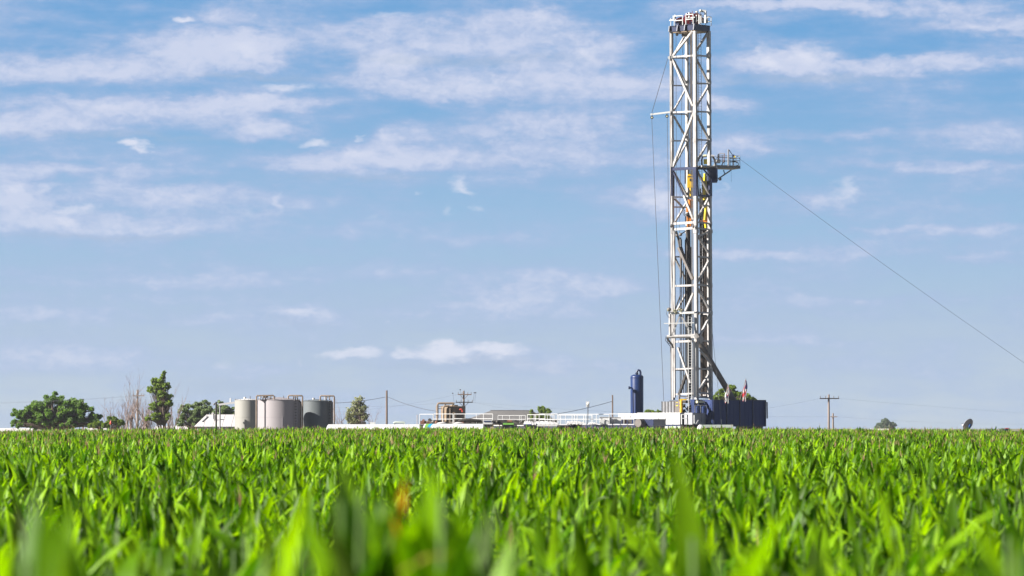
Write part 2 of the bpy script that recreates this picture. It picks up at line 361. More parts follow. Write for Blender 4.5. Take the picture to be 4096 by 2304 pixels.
TASSEL = mat('corn_tassel', (.40,.26,.13), .8, var=.2, scale=5, transl=(.6,.35,.2,.3))
DYING = mat('dying_corn_leaf', (.48,.17,.004), .8, spec=.05, var=.35, scale=9, transl=(.6,.26,.01,.4))
YLEAF = mat('yellowing_corn_leaf', (.34,.28,.03), .6, var=.2, scale=9, transl=(.6,.5,.06,.4))

def ribbons(base, az, th0, droop, L, W, K, across, fold=.25, wave=0.0, pw=1.6, twist=None):
    n = len(az); t = np.linspace(0, 1, K+1)[None, :]
    th = th0[:, None]-droop[:, None]*t**pw
    ds = (L/K)[:, None]
    tm = (th[:, 1:]+th[:, :-1])/2
    r = np.concatenate([np.zeros((n, 1)), np.cumsum(np.cos(tm)*ds, 1)], 1)
    z = np.concatenate([np.zeros((n, 1)), np.cumsum(np.sin(tm)*ds, 1)], 1)
    dx = np.cos(az)[:, None]; dy = np.sin(az)[:, None]
    cen = np.stack([base[:, 0:1]+r*dx, base[:, 1:2]+r*dy, base[:, 2:3]+z], -1)
    nr = np.stack([-np.sin(th)*dx, -np.sin(th)*dy, np.cos(th)+0*dx], -1)
    wv = np.stack([-dy+0*th, dx+0*th, 0*th], -1)
    tw = (rng.normal(0, .5, n) if twist is None else twist)[:, None]*(t**1.2)
    c, s = np.cos(tw)[..., None], np.sin(tw)[..., None]
    w2 = wv*c+nr*s; n2 = nr*c-wv*s
    prof = np.clip((1-t**2.6)*(0.45+0.55*np.minimum(1, t*3.5)), 0.03, 1)
    hw = (W[:, None]*prof/2)[..., None]
    e1 = cen-w2*hw+n2*hw*fold; e2 = cen+w2*hw+n2*hw*fold
    if wave:
        ph = rng.random((n, 1))*6.28
        e1 = e1+n2*(np.sin(t*17+ph)*wave)[..., None]*hw/0.04; e2 = e2+n2*(np.sin(t*15+ph+2)*wave)[..., None]*hw/0.04
    if across == 2:
        V = np.stack([e1, cen, e2], 2); nc = 3
    else:
        V = np.stack([e1, e2], 2); nc = 2
    V = V.reshape(n, -1, 3); nv = (K+1)*nc
    q = []
    for k in range(K):
        for a in range(nc-1): q.append((k*nc+a, k*nc+a+1, (k+1)*nc+a+1, (k+1)*nc+a))
    q = np.array(q)
    Fq = (np.arange(n)[:, None, None]*nv+q[None]).reshape(-1, 4)
    return V.reshape(-1, 3), Fq, nv, len(q)
class Soup:
    def __init__(s): s.V = []; s.F = []; s.T = []; s.M = []; s.n = 0
    def add(s, V, Fq, tint, mi):
        s.V.append(V); s.F.append(Fq+s.n); s.T.append(tint); s.M.append(np.full(len(Fq), mi, np.int32)); s.n += len(V)
    def mesh(s, name, mats, smooth=True):
        V = np.concatenate(s.V); Fq = np.concatenate(s.F); T = np.concatenate(s.T); M = np.concatenate(s.M)
        me = bpy.data.meshes.new(name)
        me.vertices.add(len(V)); me.vertices.foreach_set('co', V.astype(np.float32).ravel())
        me.loops.add(Fq.size); me.loops.foreach_set('vertex_index', Fq.astype(np.int32).ravel())
        me.polygons.add(len(Fq)); me.polygons.foreach_set('loop_start', np.arange(0, Fq.size, 4, dtype=np.int32))
        for m in mats: me.materials.append(m)
        me.polygons.foreach_set('material_index', M); me.polygons.foreach_set('use_smooth', np.full(len(Fq), smooth))
        a = me.attributes.new('tint', 'FLOAT', 'POINT'); a.data.foreach_set('value', T.astype(np.float32))
        me.update(); return me
def corn_leaves(soup, px, py, h, nl, K, across, up=1.0, wave=0.0, lo=1.0, wmul=1.0, erect=0.0, tone=None):
    """px, py, h arrays: plants whose stalk tops out at height h; nl leaves each"""
    n = len(px); i = np.tile(np.arange(nl), n)
    X = np.repeat(px, nl); Y = np.repeat(py, nl); H = np.repeat(h, nl)
    a0 = np.repeat(rng.random(n)*6.283, nl)
    az = a0+i*math.pi+rng.normal(0, .45, n*nl)
    fr = i/(nl-1) if nl > 1 else i*0+1.0                      # 1 = topmost leaf
    bz = H-(1-fr)*lo*rng.uniform(.85, 1.1, n*nl)-.32
    th0 = np.radians(66+17*fr**1.3+rng.normal(0, 7, n*nl)); th0 = np.minimum(th0, R(88))
    droop = np.radians(142-108*fr+rng.normal(0, 34, n*nl)); droop = np.maximum(droop, R(4))
    if erect: th0 = np.radians(rng.uniform(76, 88, n*nl)); droop = np.radians(rng.uniform(2, 26, n*nl)); bz = bz-.05
    L = (.78-.28*fr**2)*rng.uniform(.75, 1.2, n*nl)*up
    if erect: L = .50*rng.uniform(.75, 1.05, n*nl)
    W = (.124-.026*fr)*rng.uniform(.75, 1.2, n*nl)*wmul
    V, Fq, nv, nq = ribbons(np.stack([X, Y, bz], 1), az, th0, droop, L, W, K, across, wave=wave)
    tint = np.clip(np.repeat(rng.normal(.28, .13, n), nl)+rng.normal(0, .25, n*nl)+.03*fr, 0, .68) if tone is None else np.clip(tone+rng.normal(0, .12, n*nl), 0, .9)
    soup.add(V, Fq, np.repeat(tint, nv), 0)
def stalks(soup, px, py, h, r=.013, mi=1):
    n = len(px); a = np.array([0, 2.09, 4.19]); 
    bot = np.stack([px[:, None]+r*np.cos(a), py[:, None]+r*np.sin(a), np.zeros((n, 3))], -1)
    top = np.stack([px[:, None]+r*.6*np.cos(a), py[:, None]+r*.6*np.sin(a), np.repeat(h[:, None], 3, 1)], -1)
    V = np.concatenate([bot, top], 1).reshape(-1, 3)
    q = np.array([(0, 1, 4, 3), (1, 2, 5, 4), (2, 0, 3, 5)])
    soup.add(V, (np.arange(n)[:, None, None]*6+q[None]).reshape(-1, 4), np.full(len(V), .5), mi)
def tassels(soup, px, py, h, k=5, w=.016, mi=2):
    n = len(px); nn = n*k; i = np.tile(np.arange(k), n)
    X = np.repeat(px, k); Y = np.repeat(py, k); H = np.repeat(h, k)
    az = rng.random(nn)*6.283; th = np.where(i == 0, R(88), np.radians(rng.uniform(62, 80, nn)))
    L = np.where(i == 0, .30, .20)*rng.uniform(.8, 1.2, nn)
    V, Fq, nv, nq = ribbons(np.stack([X, Y, H-.02+0*X], 1), az, th, np.radians(rng.uniform(0, 35, nn)), L, np.full(nn, w), 2, 1, fold=0)
    soup.add(V, Fq, np.full(len(V), .5), mi)
def rows(s0, s1, dens, marg=4.0, ang=.35, half=.142):
    """plants set in planted rows 0.76 m apart, thinned to `dens` per square metre"""
    step = .20; dr = .76; w = half*s1+marg
    pts = []
    ca, sa = math.cos(ang), math.sin(ang)
    Rr = math.hypot(w, s1)+2
    ii = np.arange(-Rr, Rr, dr); jj = np.arange(-Rr, Rr, step)
    keep = min(1, dens/(1/(dr*step)))
    for r in ii:
        j = jj[rng.random(len(jj)) < keep]
        x = r*ca-j*sa; y = r*sa+j*ca
        m = (y > s0) & (y < s1) & (np.abs(x) < half*y+marg)
        pts.append(np.stack([x[m], y[m]], 1))
    P = np.concatenate(pts)
    gap = np.sin(P[:, 0]*1.7+P[:, 1]*.6)+np.sin(P[:, 0]*.7-P[:, 1]*1.1+2)+np.sin(P[:, 1]*.43+P[:, 0]*2.3)   # thin patches
    P = P[rng.random(len(P)) > np.clip((gap-.9)*.9, 0, .85)]; P += rng.normal(0, .05, P.shape); return P[:, 0], P[:, 1]
def lie(x, y):                       # the field lies lower towards both sides
    return -.30*(np.abs(x)/(.133*np.maximum(y, 60)))**2*np.clip(y/430, 0, 1)+.60*np.clip((y-60)/370, 0, 1)**1.1+.42*np.exp(-np.maximum(y-8, 0)/7.5)
CH = 2.06                            # height of the stalk tops
def height(x, y): return CH+rng.normal(0, .11, len(x))+.10*np.sin(x*.21+y*.13)+.07*np.sin(x*.9-y*.47)+lie(x, y)
NEAR = 22.3
sp = Soup()
x, y = rows(NEAR, 75, 5.2); h = height(x, y); corn_leaves(sp, x, y, h, 8, 6, 2, wave=.010)
stalks(sp, x, y, h); k = rng.random(len(x)) < .006; tassels(sp, x[k], y[k], h[k])
n_mid = len(x)
x, y = rows(8.6, NEAR, 4.4, marg=6.0); k = np.abs(x) > .136*y+.45; x, y = x[k], y[k]; h = height(x, y); corn_leaves(sp, x, y, h, 8, 6, 2, wave=.010); stalks(sp, x, y, h)
x, y = rows(75, 190, 5.0); h = height(x, y); corn_leaves(sp, x, y, h, 6, 4, 1, lo=.7, wmul=1.15)
k = rng.random(len(x)) < .12*((y-75)/115); tassels(sp, x[k], y[k], h[k]+.03, w=.022)
x, y = rows(190, 436, 2.4, half=.150); h = height(x, y)+.0+rng.normal(0, .10, len(x)); corn_leaves(sp, x, y, h, 5, 3, 1, lo=.45, wmul=1.15)
k = rng.random(len(x)) < .13; tassels(sp, x[k], y[k], h[k]+.10, k=3, w=.03)
me = sp.mesh('corn_field', [LEAF, STALK, TASSEL])
cf = bpy.data.objects.new('corn_field', me); C.objects.link(cf); cf['kind'] = 'stuff'; cf['label'] = 'dense green corn field reaching back to the drilling pad'; cf['category'] = 'corn field'
print('corn faces', len(me.polygons))

# nearest plants, one object each with stalk, foliage and sometimes a tassel
def corn_variant(hh, K=9, up=1.0, wmul=1.0, nl=9, tas=False, lo=1.3, erect=0.0, tone=None):
    one = lambda v: np.array([v])
    a = Soup(); corn_leaves(a, one(0.), one(0.), one(hh), nl, K, 2, wave=.010, lo=lo, up=up, wmul=wmul, erect=erect, tone=tone)
    fol = a.mesh('foliage', [LEAF])
    b = MB(); b.path([(0, 0, 0), (.01, 0, hh*.5), (0, .01, hh)], [.016, .013, .007], STALK, n=6)
    st = bpy.data.meshes.new('stalk'); st.from_pydata(b.v, [], b.f); st.materials.append(STALK)
    ts = None
    if tas: a = Soup(); tassels(a, one(0.), one(0.), one(hh), k=7, w=.012, mi=0); ts = a.mesh('tassel', [TASSEL])
    return fol, st, ts
VAR = [corn_variant(CH+rnd.uniform(-.06, .06), tas=False) for i in range(14)]
def plant(var, x, y, sc, rz, label, group='corn plants of the nearest rows'):
    r = thing('corn_plant', label, 'corn plant', (x, y, 0), group)
    r.rotation_euler = (rnd.gauss(0, .03), rnd.gauss(0, .03), rz); r.scale = (sc, sc, sc)
    for nm, me in (('foliage', var[0]), ('stalk', var[1]), ('tassel', var[2])):
        if me: o = bpy.data.objects.new(nm, me); C.objects.link(o); o.parent = r
    return r
x, y = rows(8.6, NEAR, 4.4, marg=.3, half=.136); h = height(x, y)
print('near plants', len(x))
for i in range(len(x)):
    v = VAR[rnd.randrange(len(VAR))]
    plant(v, x[i], y[i], h[i]/CH, rnd.uniform(0, 6.28), 'green corn plant with a pale tassel in the near rows' if v[2] else 'green leafy corn plant in the dense near rows')
# tall plants standing right before the lens: (px, tip py, distance)
TALL = [(1400,1905,10.6,'with bright blades standing highest left of the orange leaf'),(1495,1935,10.9,'with bright blades touching the left side of the orange leaf'),(1640,1890,10.7,'with bright tall blades touching the right side of the orange leaf'),(1745,1925,10.6,'with bright blades well right of the orange leaf'),
 (1440,1950,11.4,'with upright blades just left of the orange leaf'),(1650,1990,11.0,'with upright blades just right of the orange leaf'),(1255,1990,10.6,'with pale wide blades left of the dark upright blade'),(1800,2080,11.2,'with green blades over the yellow bent leaf'),(480,2110,10.3,'with wide dark blades below the dead trees'),(880,2150,10.6,'with low bright blades below the storage tanks'),(2080,2130,10.4,'with dark wide blades below the white handrails'),(2420,2190,10.2,'with low wide blades below the thin wooden post'),(3720,2080,10.5,'with wide bright blades left of the satellite dish'),
 (1345,1860,10.6,'with a broad dark upright blade, left of the orange leaf'),(1690,1880,10.4,'with the tallest upright blade, right of the orange leaf'),
 (1970,2010,10.8,'with a dark blade above the yellow bent leaf'),(1060,2080,10.2,'with pale upright blades, third from the left edge'),
 (300,2030,10.9,'with rounded pale blades near the left corner'),(30,2000,10.0,'cut by the left edge of the picture'),
 (3060,1985,11.2,'with a wide bright blade below the navy windwall'),(2560,2130,11.8,'with a short green blade below the blue vessel'),
 (3920,2010,11.0,'with dark upright blades below the satellite dish'),(3560,2140,11.6,'with thin blades below the far round tree'),
 (2260,2200,11.2,'with low spreading blades right of the yellow leaf'),(700,2120,10.7,'with bright blades below the white-roofed shed'),
 (4080,1960,11.6,'cut by the right edge of the picture'),(2830,2210,11.0,'with low blades below the drilling mast'),(3300,2200,10.6,'with low blades below the tall power pole')]
for (px, py, s, lab) in TALL:
    s -= 1.9
    hh = zat(py, s)-.06+(.06 if ('orange' in lab or 'yellow' in lab) else 0); tone = .22 if 'dark upright blade, left' in lab else (.50 if ('pale' in lab or 'bright' in lab) else .46)
    v = corn_variant(hh-.06, K=12, up=1.05, wmul=.95, nl=12, lo=.5, erect=1.0, tone=tone); g = ground(px, s)
    plant(v, g.x, g.y, 1.0, rnd.uniform(0, 6.28), 'tall blurred corn plant '+lab, 'tall corn plants closest to the camera')
def special(px, pyt, s, m, label, th, droop, L, W, az):
    g = ground(px, s); zt = zat(pyt, s)
    hh = zt-.12
    v = corn_variant(hh-.15, K=12, nl=8, lo=1.2)
    r = thing('corn_plant', label, 'corn plant', g, 'tall corn plants closest to the camera')
    for nm, me in (('foliage', v[0]), ('stalk', v[1])): o = bpy.data.objects.new(nm, me); C.objects.link(o); o.parent = r
    a = Soup(); one = lambda q: np.array([q])
    V, Fq, nv, nq = ribbons(np.array([[0, 0, zt-L*math.sin(R(th))*.95]]), one(R(az)), one(R(th)), one(R(droop)), one(L), one(W), 12, 2, twist=one(.3), wave=.01)
    a.add(V, Fq, np.full(len(V), .5), 0); me = a.mesh('withered_leaf', [m]); o = bpy.data.objects.new('withered_leaf', me); C.objects.link(o); o.parent = r
special(1585, 1925, 9.3, DYING, 'blurred corn plant with a withered orange leaf', 80, 14, .17, .034, 60)
special(1600, 2170, 8.0, YLEAF, 'blurred corn plant with a bent yellow leaf', 35, 40, .12, .025, 5)


# ------------------------------------------------------------------ drilling rig
SN, SL_, SR_, SK = 463.0, 465.4, 465.1, 467.5
CORN = {'N': (2780, 2787, SN), 'L': (2687, 2694, SL_), 'R': (2834.5, 2843, SR_), 'K': (2747, 2754, SK)}
def cx(c, y): a, b, s = CORN[c]; return a+(b-a)*(y-120)/1480.0
def MP(c, y): return at(cx(c, y), y, CORN[c][2])
def face(c0, c1, x, y):
    x0, x1 = cx(c0, y), cx(c1, y); t = (x-x0)/(x1-x0); s = CORN[c0][2]+(CORN[c1][2]-CORN[c0][2])*t
    return at(x, y, s)
rigbase = at(2780, 1698, 464.5); rigbase.z = 0
rig = thing('drilling_rig', 'tall white lattice drilling mast with navy crown and navy mid collar', 'drilling rig', rigbase)
M_, NV = MASTW, NAVY
GND = 1.9      # drill floor height hidden below the crop tops
for c, w in (('N', .38), ('L', .28), ('R', .38), ('K', .34)):
    b = MB()
    top, bot = MP(c, 124), MP(c, 1600)
    b.bar(top, bot, w, w, M_, up=UA)
    if c == 'N':
        for off, r in ((UA*-.42+UB*.10, .05), (UA*-.60+UB*.1, .035)): b.tube(top-off, bot-off, r, GREYST, n=6)
    if c == 'L': b.tube(top+UA*.02-UB*.36, bot+UA*.02-UB*.36, .055, M_, n=6)
    for yy in (222, 330, 446, 560, 670, 785, 895, 1142, 1252, 1475):
        p = MP(c, yy); b.bar(p-UZ*.22, p+UZ*.22, w+.05, w+.05, M_, up=UA)
    b.bar(MP(c, 925)-UZ*.25, MP(c, 925)+UZ*.2, w+.12, w+.12, M_, up=UA)
    b.build('mast_leg', rig)
# lower mast section is wider: a second post beside the left and right legs
for c, dx in (('L', 6), ('R', -7)):
    b = MB(); x0, s = cx(c, 930)+dx, CORN[c][2]-.25
    b.bar(at(x0, 925, s), at(x0+2, 1590, s), .2, .2, M_, up=UA); b.build('mast_post', rig)
def brace(c0, c1, x0, y0, x1, y1, w=.22, m=None, nm='diagonal_brace'):
    b = MB(); b.bar(face(c0, c1, x0, y0), face(c0, c1, x1, y1), w, w*.9, m or M_); b.build(nm, rig)
def beam(c0, c1, y0, w=.2, y1=None, m=None):
    b = MB(); b.bar(MP(c0, y0), MP(c1, y0 if y1 is None else y1), w, w, m or M_); b.build('horizontal_beam', rig)
LN = ('N', 'L')
for (y0, y1) in ((222, 228), (445, 450)): beam('N', 'L', y0, .2, y1)
brace(*LN, 2771, 124, 2690, 226, .26); brace(*LN, 2691, 238, 2773, 425, .28); brace(*LN, 2775, 452, 2692, 668, .28)
brace(*LN, 2695, 690, 2736, 782, .20, NV); brace(*LN, 2736, 782, 2774, 878, .26)
for (y0, y1, w) in ((889, 895, .28), (912, 918, .28)): beam('N', 'L', y0, w, y1)
brace(*LN, 2715, 990, 2772, 1118, .34, GREYST); beam('N', 'L', 1141, .22, 1144)
brace(*LN, 2774, 1172, 2742, 1243, .26); brace(*LN, 2700, 1240, 2722, 1180, .12, DARK)
beam('N', 'L', 1364, .24, 1367); brace(*LN, 2712, 1390, 2762, 1532, .24); beam('N', 'L', 1473, .18, 1477)
beam('N', 'L', 1573, .2, 1578); brace(*LN, 2744, 1500, 2716, 1580, .3, DARK)
RN = ('N', 'R')
for y0, y1 in ((222, 225), (333, 335), (446, 448), (559, 561), (888, 894), (912, 918), (1026, 1030), (1139, 1143), (1360, 1366), (1474, 1478), (1570, 1574), (1588, 1592)): beam('N', 'R', y0, .19, y1)
for a in ((2833, 128, 2783, 205), (2783, 232, 2833, 330), (2833, 344, 2783, 430), (2784, 456, 2835, 557), (2833, 566, 2784, 652), (2784, 676, 2838, 780),
          (2838, 786, 2788, 878), (2788, 792, 2815, 824), (2841, 923, 2790, 946), (2788, 940, 2840, 1022), (2839, 1035, 2789, 1130), (2790, 1152, 2842, 1248),
          (2842, 1260, 2792, 1356), (2843, 1482, 2793, 1568)):
    brace('N', 'R', *a, w=.24)
b = MB(); b.bar(face('N', 'R', 2810, 821), face('N', 'R', 2838, 824), .16, .16, M_); b.build('horizontal_beam', rig)
# gusset at the lower beam of the side face
b = MB(); b.bar(face('N', 'R', 2792, 1346), face('N', 'R', 2806, 1366), .3, .9, M_); b.build('gusset', rig)
# back faces
for y0 in (232, 342, 456, 563, 788, 828, 1027, 1145, 1480): beam('L', 'K', y0, .16, y0+1)
for a in ((2744, 134, 2692, 225), (2694, 240, 2746, 336), (2746, 350, 2694, 445), (2695, 464, 2748, 556), (2748, 568, 2696, 664), (2696, 688, 2750, 786),
          (2698, 795, 2728, 826), (2748, 806, 2698, 892), (2699, 1030, 2752, 1138), (2752, 1160, 2700, 1255)):
    brace('L', 'K', *a, w=.2, m=MASTW)
for y0 in (1255, 1580): beam('K', 'R', y0, .18, y0+1)
# navy collar round the mast at racking board height
b = MB()
for c0, c1 in (('N', 'L'), ('N', 'R')):
    for yy in (672, 782):
        if c1 == 'L' and yy == 782: continue
        b.bar(MP(c0, yy), MP(c1, yy+(5 if c1 == 'L' else 2)), .34 if yy == 672 else .24, .34 if yy == 672 else .24, NV)
for c in 'NLR':
    b.bar(MP(c, 668), MP(c, 784), .46 if c != 'L' else .36, .46 if c != 'L' else .36, NV, up=UA)
b.bar(MP('N', 672), MP('N', 784)+UA*-.25, .3, .3, NV, up=UA)
b.build('navy_collar', rig)
b = MB(); b.bar(at(2741, 678, 467), at(2741, 735, 467), .15, .12, NV); b.build('guide_stub', rig)

# crown
cr = MB()
def crownbox(z0y, z1y, ext, m, bb=None):
    pts = {}
    for c in 'NLRK': pts[c] = MP(c, 124)
    n, l, r = pts['N'], pts['L'], pts['R']; a = l-n; a.z = 0; c_ = r-n; c_.z = 0
    zb, zt = zat(z0y, SN), zat(z1y, SN)
    o = Vector((n.x, n.y, zb))-a.normalized()*ext-c_.normalized()*ext
    (bb or cr).hexa(o, a+a.normalized()*2*ext, c_+c_.normalized()*2*ext, (0, 0, zt-zb), m)
crownbox(119.5, 97, .12, NV); crownbox(124, 119.5, .02, TAN); crownbox(97, 96, .2, NV)
n0 = MP('N', 124)
zt, zb = zat(97, SN), zat(119.5, SN)
La = (MP('L', 124)-n0); La.z = 0; Lb = (MP('R', 124)-n0); Lb.z = 0; ua, ub = La.normalized(), Lb.normalized()
for t in (-.03, .36, .68, 1.03):
    p = Vector((n0.x, n0.y, zb))+ua*La.length*t-ub*.2
    cr.bar(p-ub*.14-UZ*.05, p+UZ*(zt-zb), .12, .34, NAVY, up=ub)
cro = cr.build('crown_platform', rig)
CT = zt
def CP(ta, tb, h): return Vector((n0.x, n0.y, CT+h))+ua*La.length*ta+ub*Lb.length*tb
def rail_panel(pts_, parent, nm='guard_rail', r=.045, m=CLEANW, hts=(1.0, .5), post=1.0):
    b = MB()
    for p in pts_: b.tube(p, p+UZ*post, r, m, n=6)
    for h in hts:
        for p, q in zip(pts_[:-1], pts_[1:]): b.tube(p+UZ*h, q+UZ*h, r, m, n=6)
    return b.build(nm, parent)
rail_panel([CP(.83, -.1, 0), CP(.47, -.1, 0)], cro, r=.06, hts=(1.15, .6), post=1.15)
rail_panel([CP(.33, -.1, 0), CP(.02, -.1, 0)], cro, r=.06, hts=(1.2, .62), post=1.2)
rail_panel([CP(-.08, .3, 0), CP(-.08, .65, 0), CP(-.08, 1.05, 0), CP(.5, 1.05, 0)], cro, hts=(1.1, .55), post=1.1)
rail_panel([CP(1.04, 0, 0), CP(1.04, .9, 0)], cro, hts=(.95,), post=.95)
for (ta, tb, h, r, th) in ((.82, .35, .52, .62, .5), (.52, .55, .55, .58, .4), (.34, .2, .80, .72, .55), (.12, .30, .75, .7, .5)):
    b = MB(); b.disc(CP(ta, tb, h), ua*.8+ub*.6, r, th, RED, n=20, hub=DARK); b.build('crown_sheave', cro)
b = MB(); 
for ta in (.75, .3, .1): b.hexa(CP(ta, .1, .02), ua*.55, ub*.7, (0, 0, .55), NAVY)
b.build('machinery_box', cro)
b = MB(); b.bar(CP(1.05, -.05, .72), CP(.78, -.05, .76), .16, .16, CLEANW); b.bar(CP(.82, -.05, .7), CP(.82, -.05, 1.35), .14, .14, CLEANW); b.hexa(CP(.92, 0, .8), ua*.12, ub*.15, (0, 0, .5), CLEANW); b.build('rail_bracket', cro)
b = MB(); b.bar(CP(.22, -.05, .8), CP(.22, -.05, 1.5), .12, .12, CLEANW); b.bar(CP(.45, .0, .85), CP(.0, .0, .85), .1, .1, CLEANW); b.hexa(CP(.36, 0, 1.2), ua*.12, ub*.15, (0, 0, .25), CLEANW); b.build('rail_bracket', cro)
b = MB()
for px_, y0, y1 in ((2786, 60, 88), (2797, 56, 95), (2804, 56, 92)): b.bar(at(px_, y1, SN), at(px_, y0, SN), .12, .12, CLEANW)
b.bar(at(2785, 66, SN), at(2778, 68, SN), .1, .1, CLEANW); b.bar(at(2785, 82, SN), at(2806, 82, SN), .08, .08, CLEANW)
b.build('pipe_frame', cro)
b = MB(); b.bar(at(2808, 44, SN), at(2824, 45, SN), .18, .3, CLEANW); b.bar(at(2822, 45, SN), at(2822, 92, SN), .2, .2, CLEANW); b.build('jib_arm', cro)
for px_, py_, r in ((2802, 43, .17), (2787, 48, .12)):
    b = MB(); b.ball(at(px_, py_, SN-.2), r, LAMPW); b.ball(at(px_+1.5, py_, SN), r, DARK); b.tube(at(px_+1, py_+3, SN), at(px_+1, 96, SN), .04, GREYST, n=6); b.build('beacon_lamp', cro)
b = MB(); b.tube(at(2770, 60, SN), at(2770, 44, SN), .03, RED, n=6); b.build('antenna', cro)
for px_, py_ in ((2822, 66), (2812, 70), (2828, 70)):
    b = MB(); p = at(px_, py_, SN+1.5); b.tube(p, p-UZ*.7, .13, CLEANW, n=10); b.build('canister', cro)
for px_, py_ in ((2708, 138), (2732, 141)):
    b = MB(); p = at(px_, py_, 464.6); b.disc(p, (0, 1, .2), .18, .12, BLACK, hub=GREYST); b.tube(p, p+UZ*.5, .08, BLACK, r1=.03, n=6); b.tube(p+UZ*.45, p+UZ*.6, .03, ORG, n=6); b.build('hanging_pulley', rig)

# ladder down the right face, and the wide ladder below
def ladder(p0, p1, side, w, parent, m=MASTW, r=.035, step=.33, nm='ladder', rr=.018):
    b = MB(); side = side.normalized()
    b.tube(p0, p1, r, m, n=5); b.tube(p0+side*w, p1+side*w, r, m, n=5)
    L = (p1-p0).length; k = int(L/step); d = (p1-p0)/L
    for i in range(1, k): b.tube(p0+d*step*i, p0+d*step*i+side*w, rr, m, n=4, cap=False)
    return b.build(nm, parent)
ladder(face('N', 'R', 2791, 120)+UB*0-UA*.05, face('N', 'R', 2799, 1246)-UA*.05, UB, .55, rig, rr=.022)
ladder(at(2753, 1246, 462.2), at(2754, 1702, 462.2), Vector((1, .1, 0)), .40, rig, m=CLEANW, r=.05, rr=.03)
# interior standing guides and cable runs
b = MB()
for px_ in (2762, 2767): b.bar(at(px_, 126, 466), at(px_+3, 905, 466), .1, .1, NAVY)
b.build('guide_rail', rig)
b = MB(); b.bar(at(2752, 905, 466.6), at(2757, 1590, 466.6), .50, .34, DARK); b.build('torque_track', rig)
b = MB(); b.bar(at(2776, 1365, 462.6), at(2779, 1590, 462.6), .42, .08, CLEANW); b.build('cable_tray', rig)
# hydraulic cylinder and dark struts inside the lower mast
b = MB(); b.tube(at(2704, 925, 466), at(2753, 1075, 465.5), .14, DARK); b.tube(at(2722, 950, 465), at(2723, 1110, 465), .11, GREYST); b.tube(at(2712, 960, 465), at(2722, 1010, 465), .09, GREYST)
b.ball(at(2722, 938, 464.8), .22, GREYST); b.ball(at(2707, 942, 464.8), .18, GREYST); b.tube(at(2722, 938, 464.8), at(2742, 925, 465), .06, DARK); b.build('swivel_arm', rig)
# clamps at the section splice
for c, dx in (('L', -6), ('N', -10), ('R', 3)):
    b = MB(); p = at(cx(c, 905)+dx, 905, CORN[c][2]-.35); b.ball(p, .15, GREYST); b.tube(p-UZ*.25, p+UZ*.25, .07, GREYST); b.build('splice_clamp', rig)
# lower service platform with cameras, A-frame and the pivot beam
b = MB(); p0, p1 = at(2676, 1253, 462.6), at(2778, 1250, 461.9); b.bar(p0, p1, .30, .26, CLEANW); b.bar(p1, face('N', 'R', 2840, 1252)-UA*-.0-UB*.0+Vector((0, -.35, 0)), .30, .2, LGREY); b.build('service_platform', rig)
for a in (((2722, 1256), (2688, 1340)), ((2722, 1256), (2764, 1340)), ((2679, 1256), (2680, 1342))):
    b = MB(); b.bar(at(*a[0], 462.4), at(*a[1], 462.4), .22, .2, MASTW); b.build('a_frame_strut', rig)
b = MB(); b.bar(at(2656, 1294, 462.2), at(2776, 1291, 461.8), .10, .10, CLEANW); b.build('spreader_bar', rig)
b = MB(); b.tube(at(2668, 1347, 462.6), at(2776, 1344, 462.0), .21, MASTW, n=12); b.bar(at(2780, 1337, 461.8), at(2790, 1352, 461.8), .6, .5, MASTW); b.bar(at(2766, 1344, 462), at(2782, 1344, 461.8), .5, .5, MASTW)
b.path([at(2668, 1350, 462.6), at(2674, 1362, 462.7), at(2686, 1376, 463.2), at(2692, 1390, 464)], .12, GREYST); b.build('pivot_beam', rig)
b = MB(); b.path([at(2664, 1345, 462.4), at(2662, 1362, 462.4), at(2672, 1374, 462.4), at(2684, 1390, 463), at(2682, 1412, 463)], .035, BLACK, n=5); b.path([at(2666, 1350, 462.3), at(2672, 1372, 462.3), at(2680, 1376, 462.4)], .03, BLACK, n=5); b.build('hanging_hose', rig)
for px_, py_, r in ((2676, 1238, .26), (2700, 1240, .17), (2705, 1246, .14), (2720, 1236, .19), (2728, 1240, .17)):
    b = MB(); p = at(px_, py_, 462.2); b.ball(p, r, GREYST, n=10); b.hexa(p+Vector((-.22, -.18, -.2)), (.25, 0, 0), (0, .2, 0), (0, 0, .25), CREAM); b.hexa(p+Vector((-.17, -.22, -.12)), (.14, 0, 0), (0, .05, 0), (0, 0, .09), BLACK); b.tube(p-UZ*r, p-UZ*(r+.25), .05, GREYST, n=6); b.build('flood_lamp', rig)
b = MB(); b.path([at(2668, 1240, 462.3), at(2666, 1256, 462.3), at(2672, 1268, 462.3), at(2684, 1272, 462.3)], .025, BLACK, n=5); b.build('lamp_cord', rig)
# raking back leg
b = MB(); b.tube(at(2796, 1368, 464.5), at(2936, 1604, 466.5), .36, GREYST, n=14); b.tube(at(2800, 1400, 463.6), at(2846, 1460, 464.2), .14, MASTW); b.build('raking_leg', rig)
# gin pole arm with pulleys on the outer leg
b = MB(); b.bar(at(2602, 458, 465.6), at(2684, 448, 465.2), .22, .2, CLEANW); b.bar(at(2673, 232, 465.3), at(2688, 228, 465.3), .3, .35, CLEANW)
ga = b.build('gin_arm', rig)
for px_, py_ in ((2608, 470), (2668, 465)):
    b = MB(); b.disc(at(px_, py_, 465.4), (.3, 1, 0), .19, .1, BLACK, hub=CREAM); b.tube(at(px_, py_-1, 465.4), at(px_, py_-12, 465.4), .05, GREYST, n=5); b.build('pulley', ga)
b = MB(); b.tube(at(2671, 234, 465.3), at(2607, 452, 465.4), .035, CABLE, n=5); b.build('stay_cable', ga)
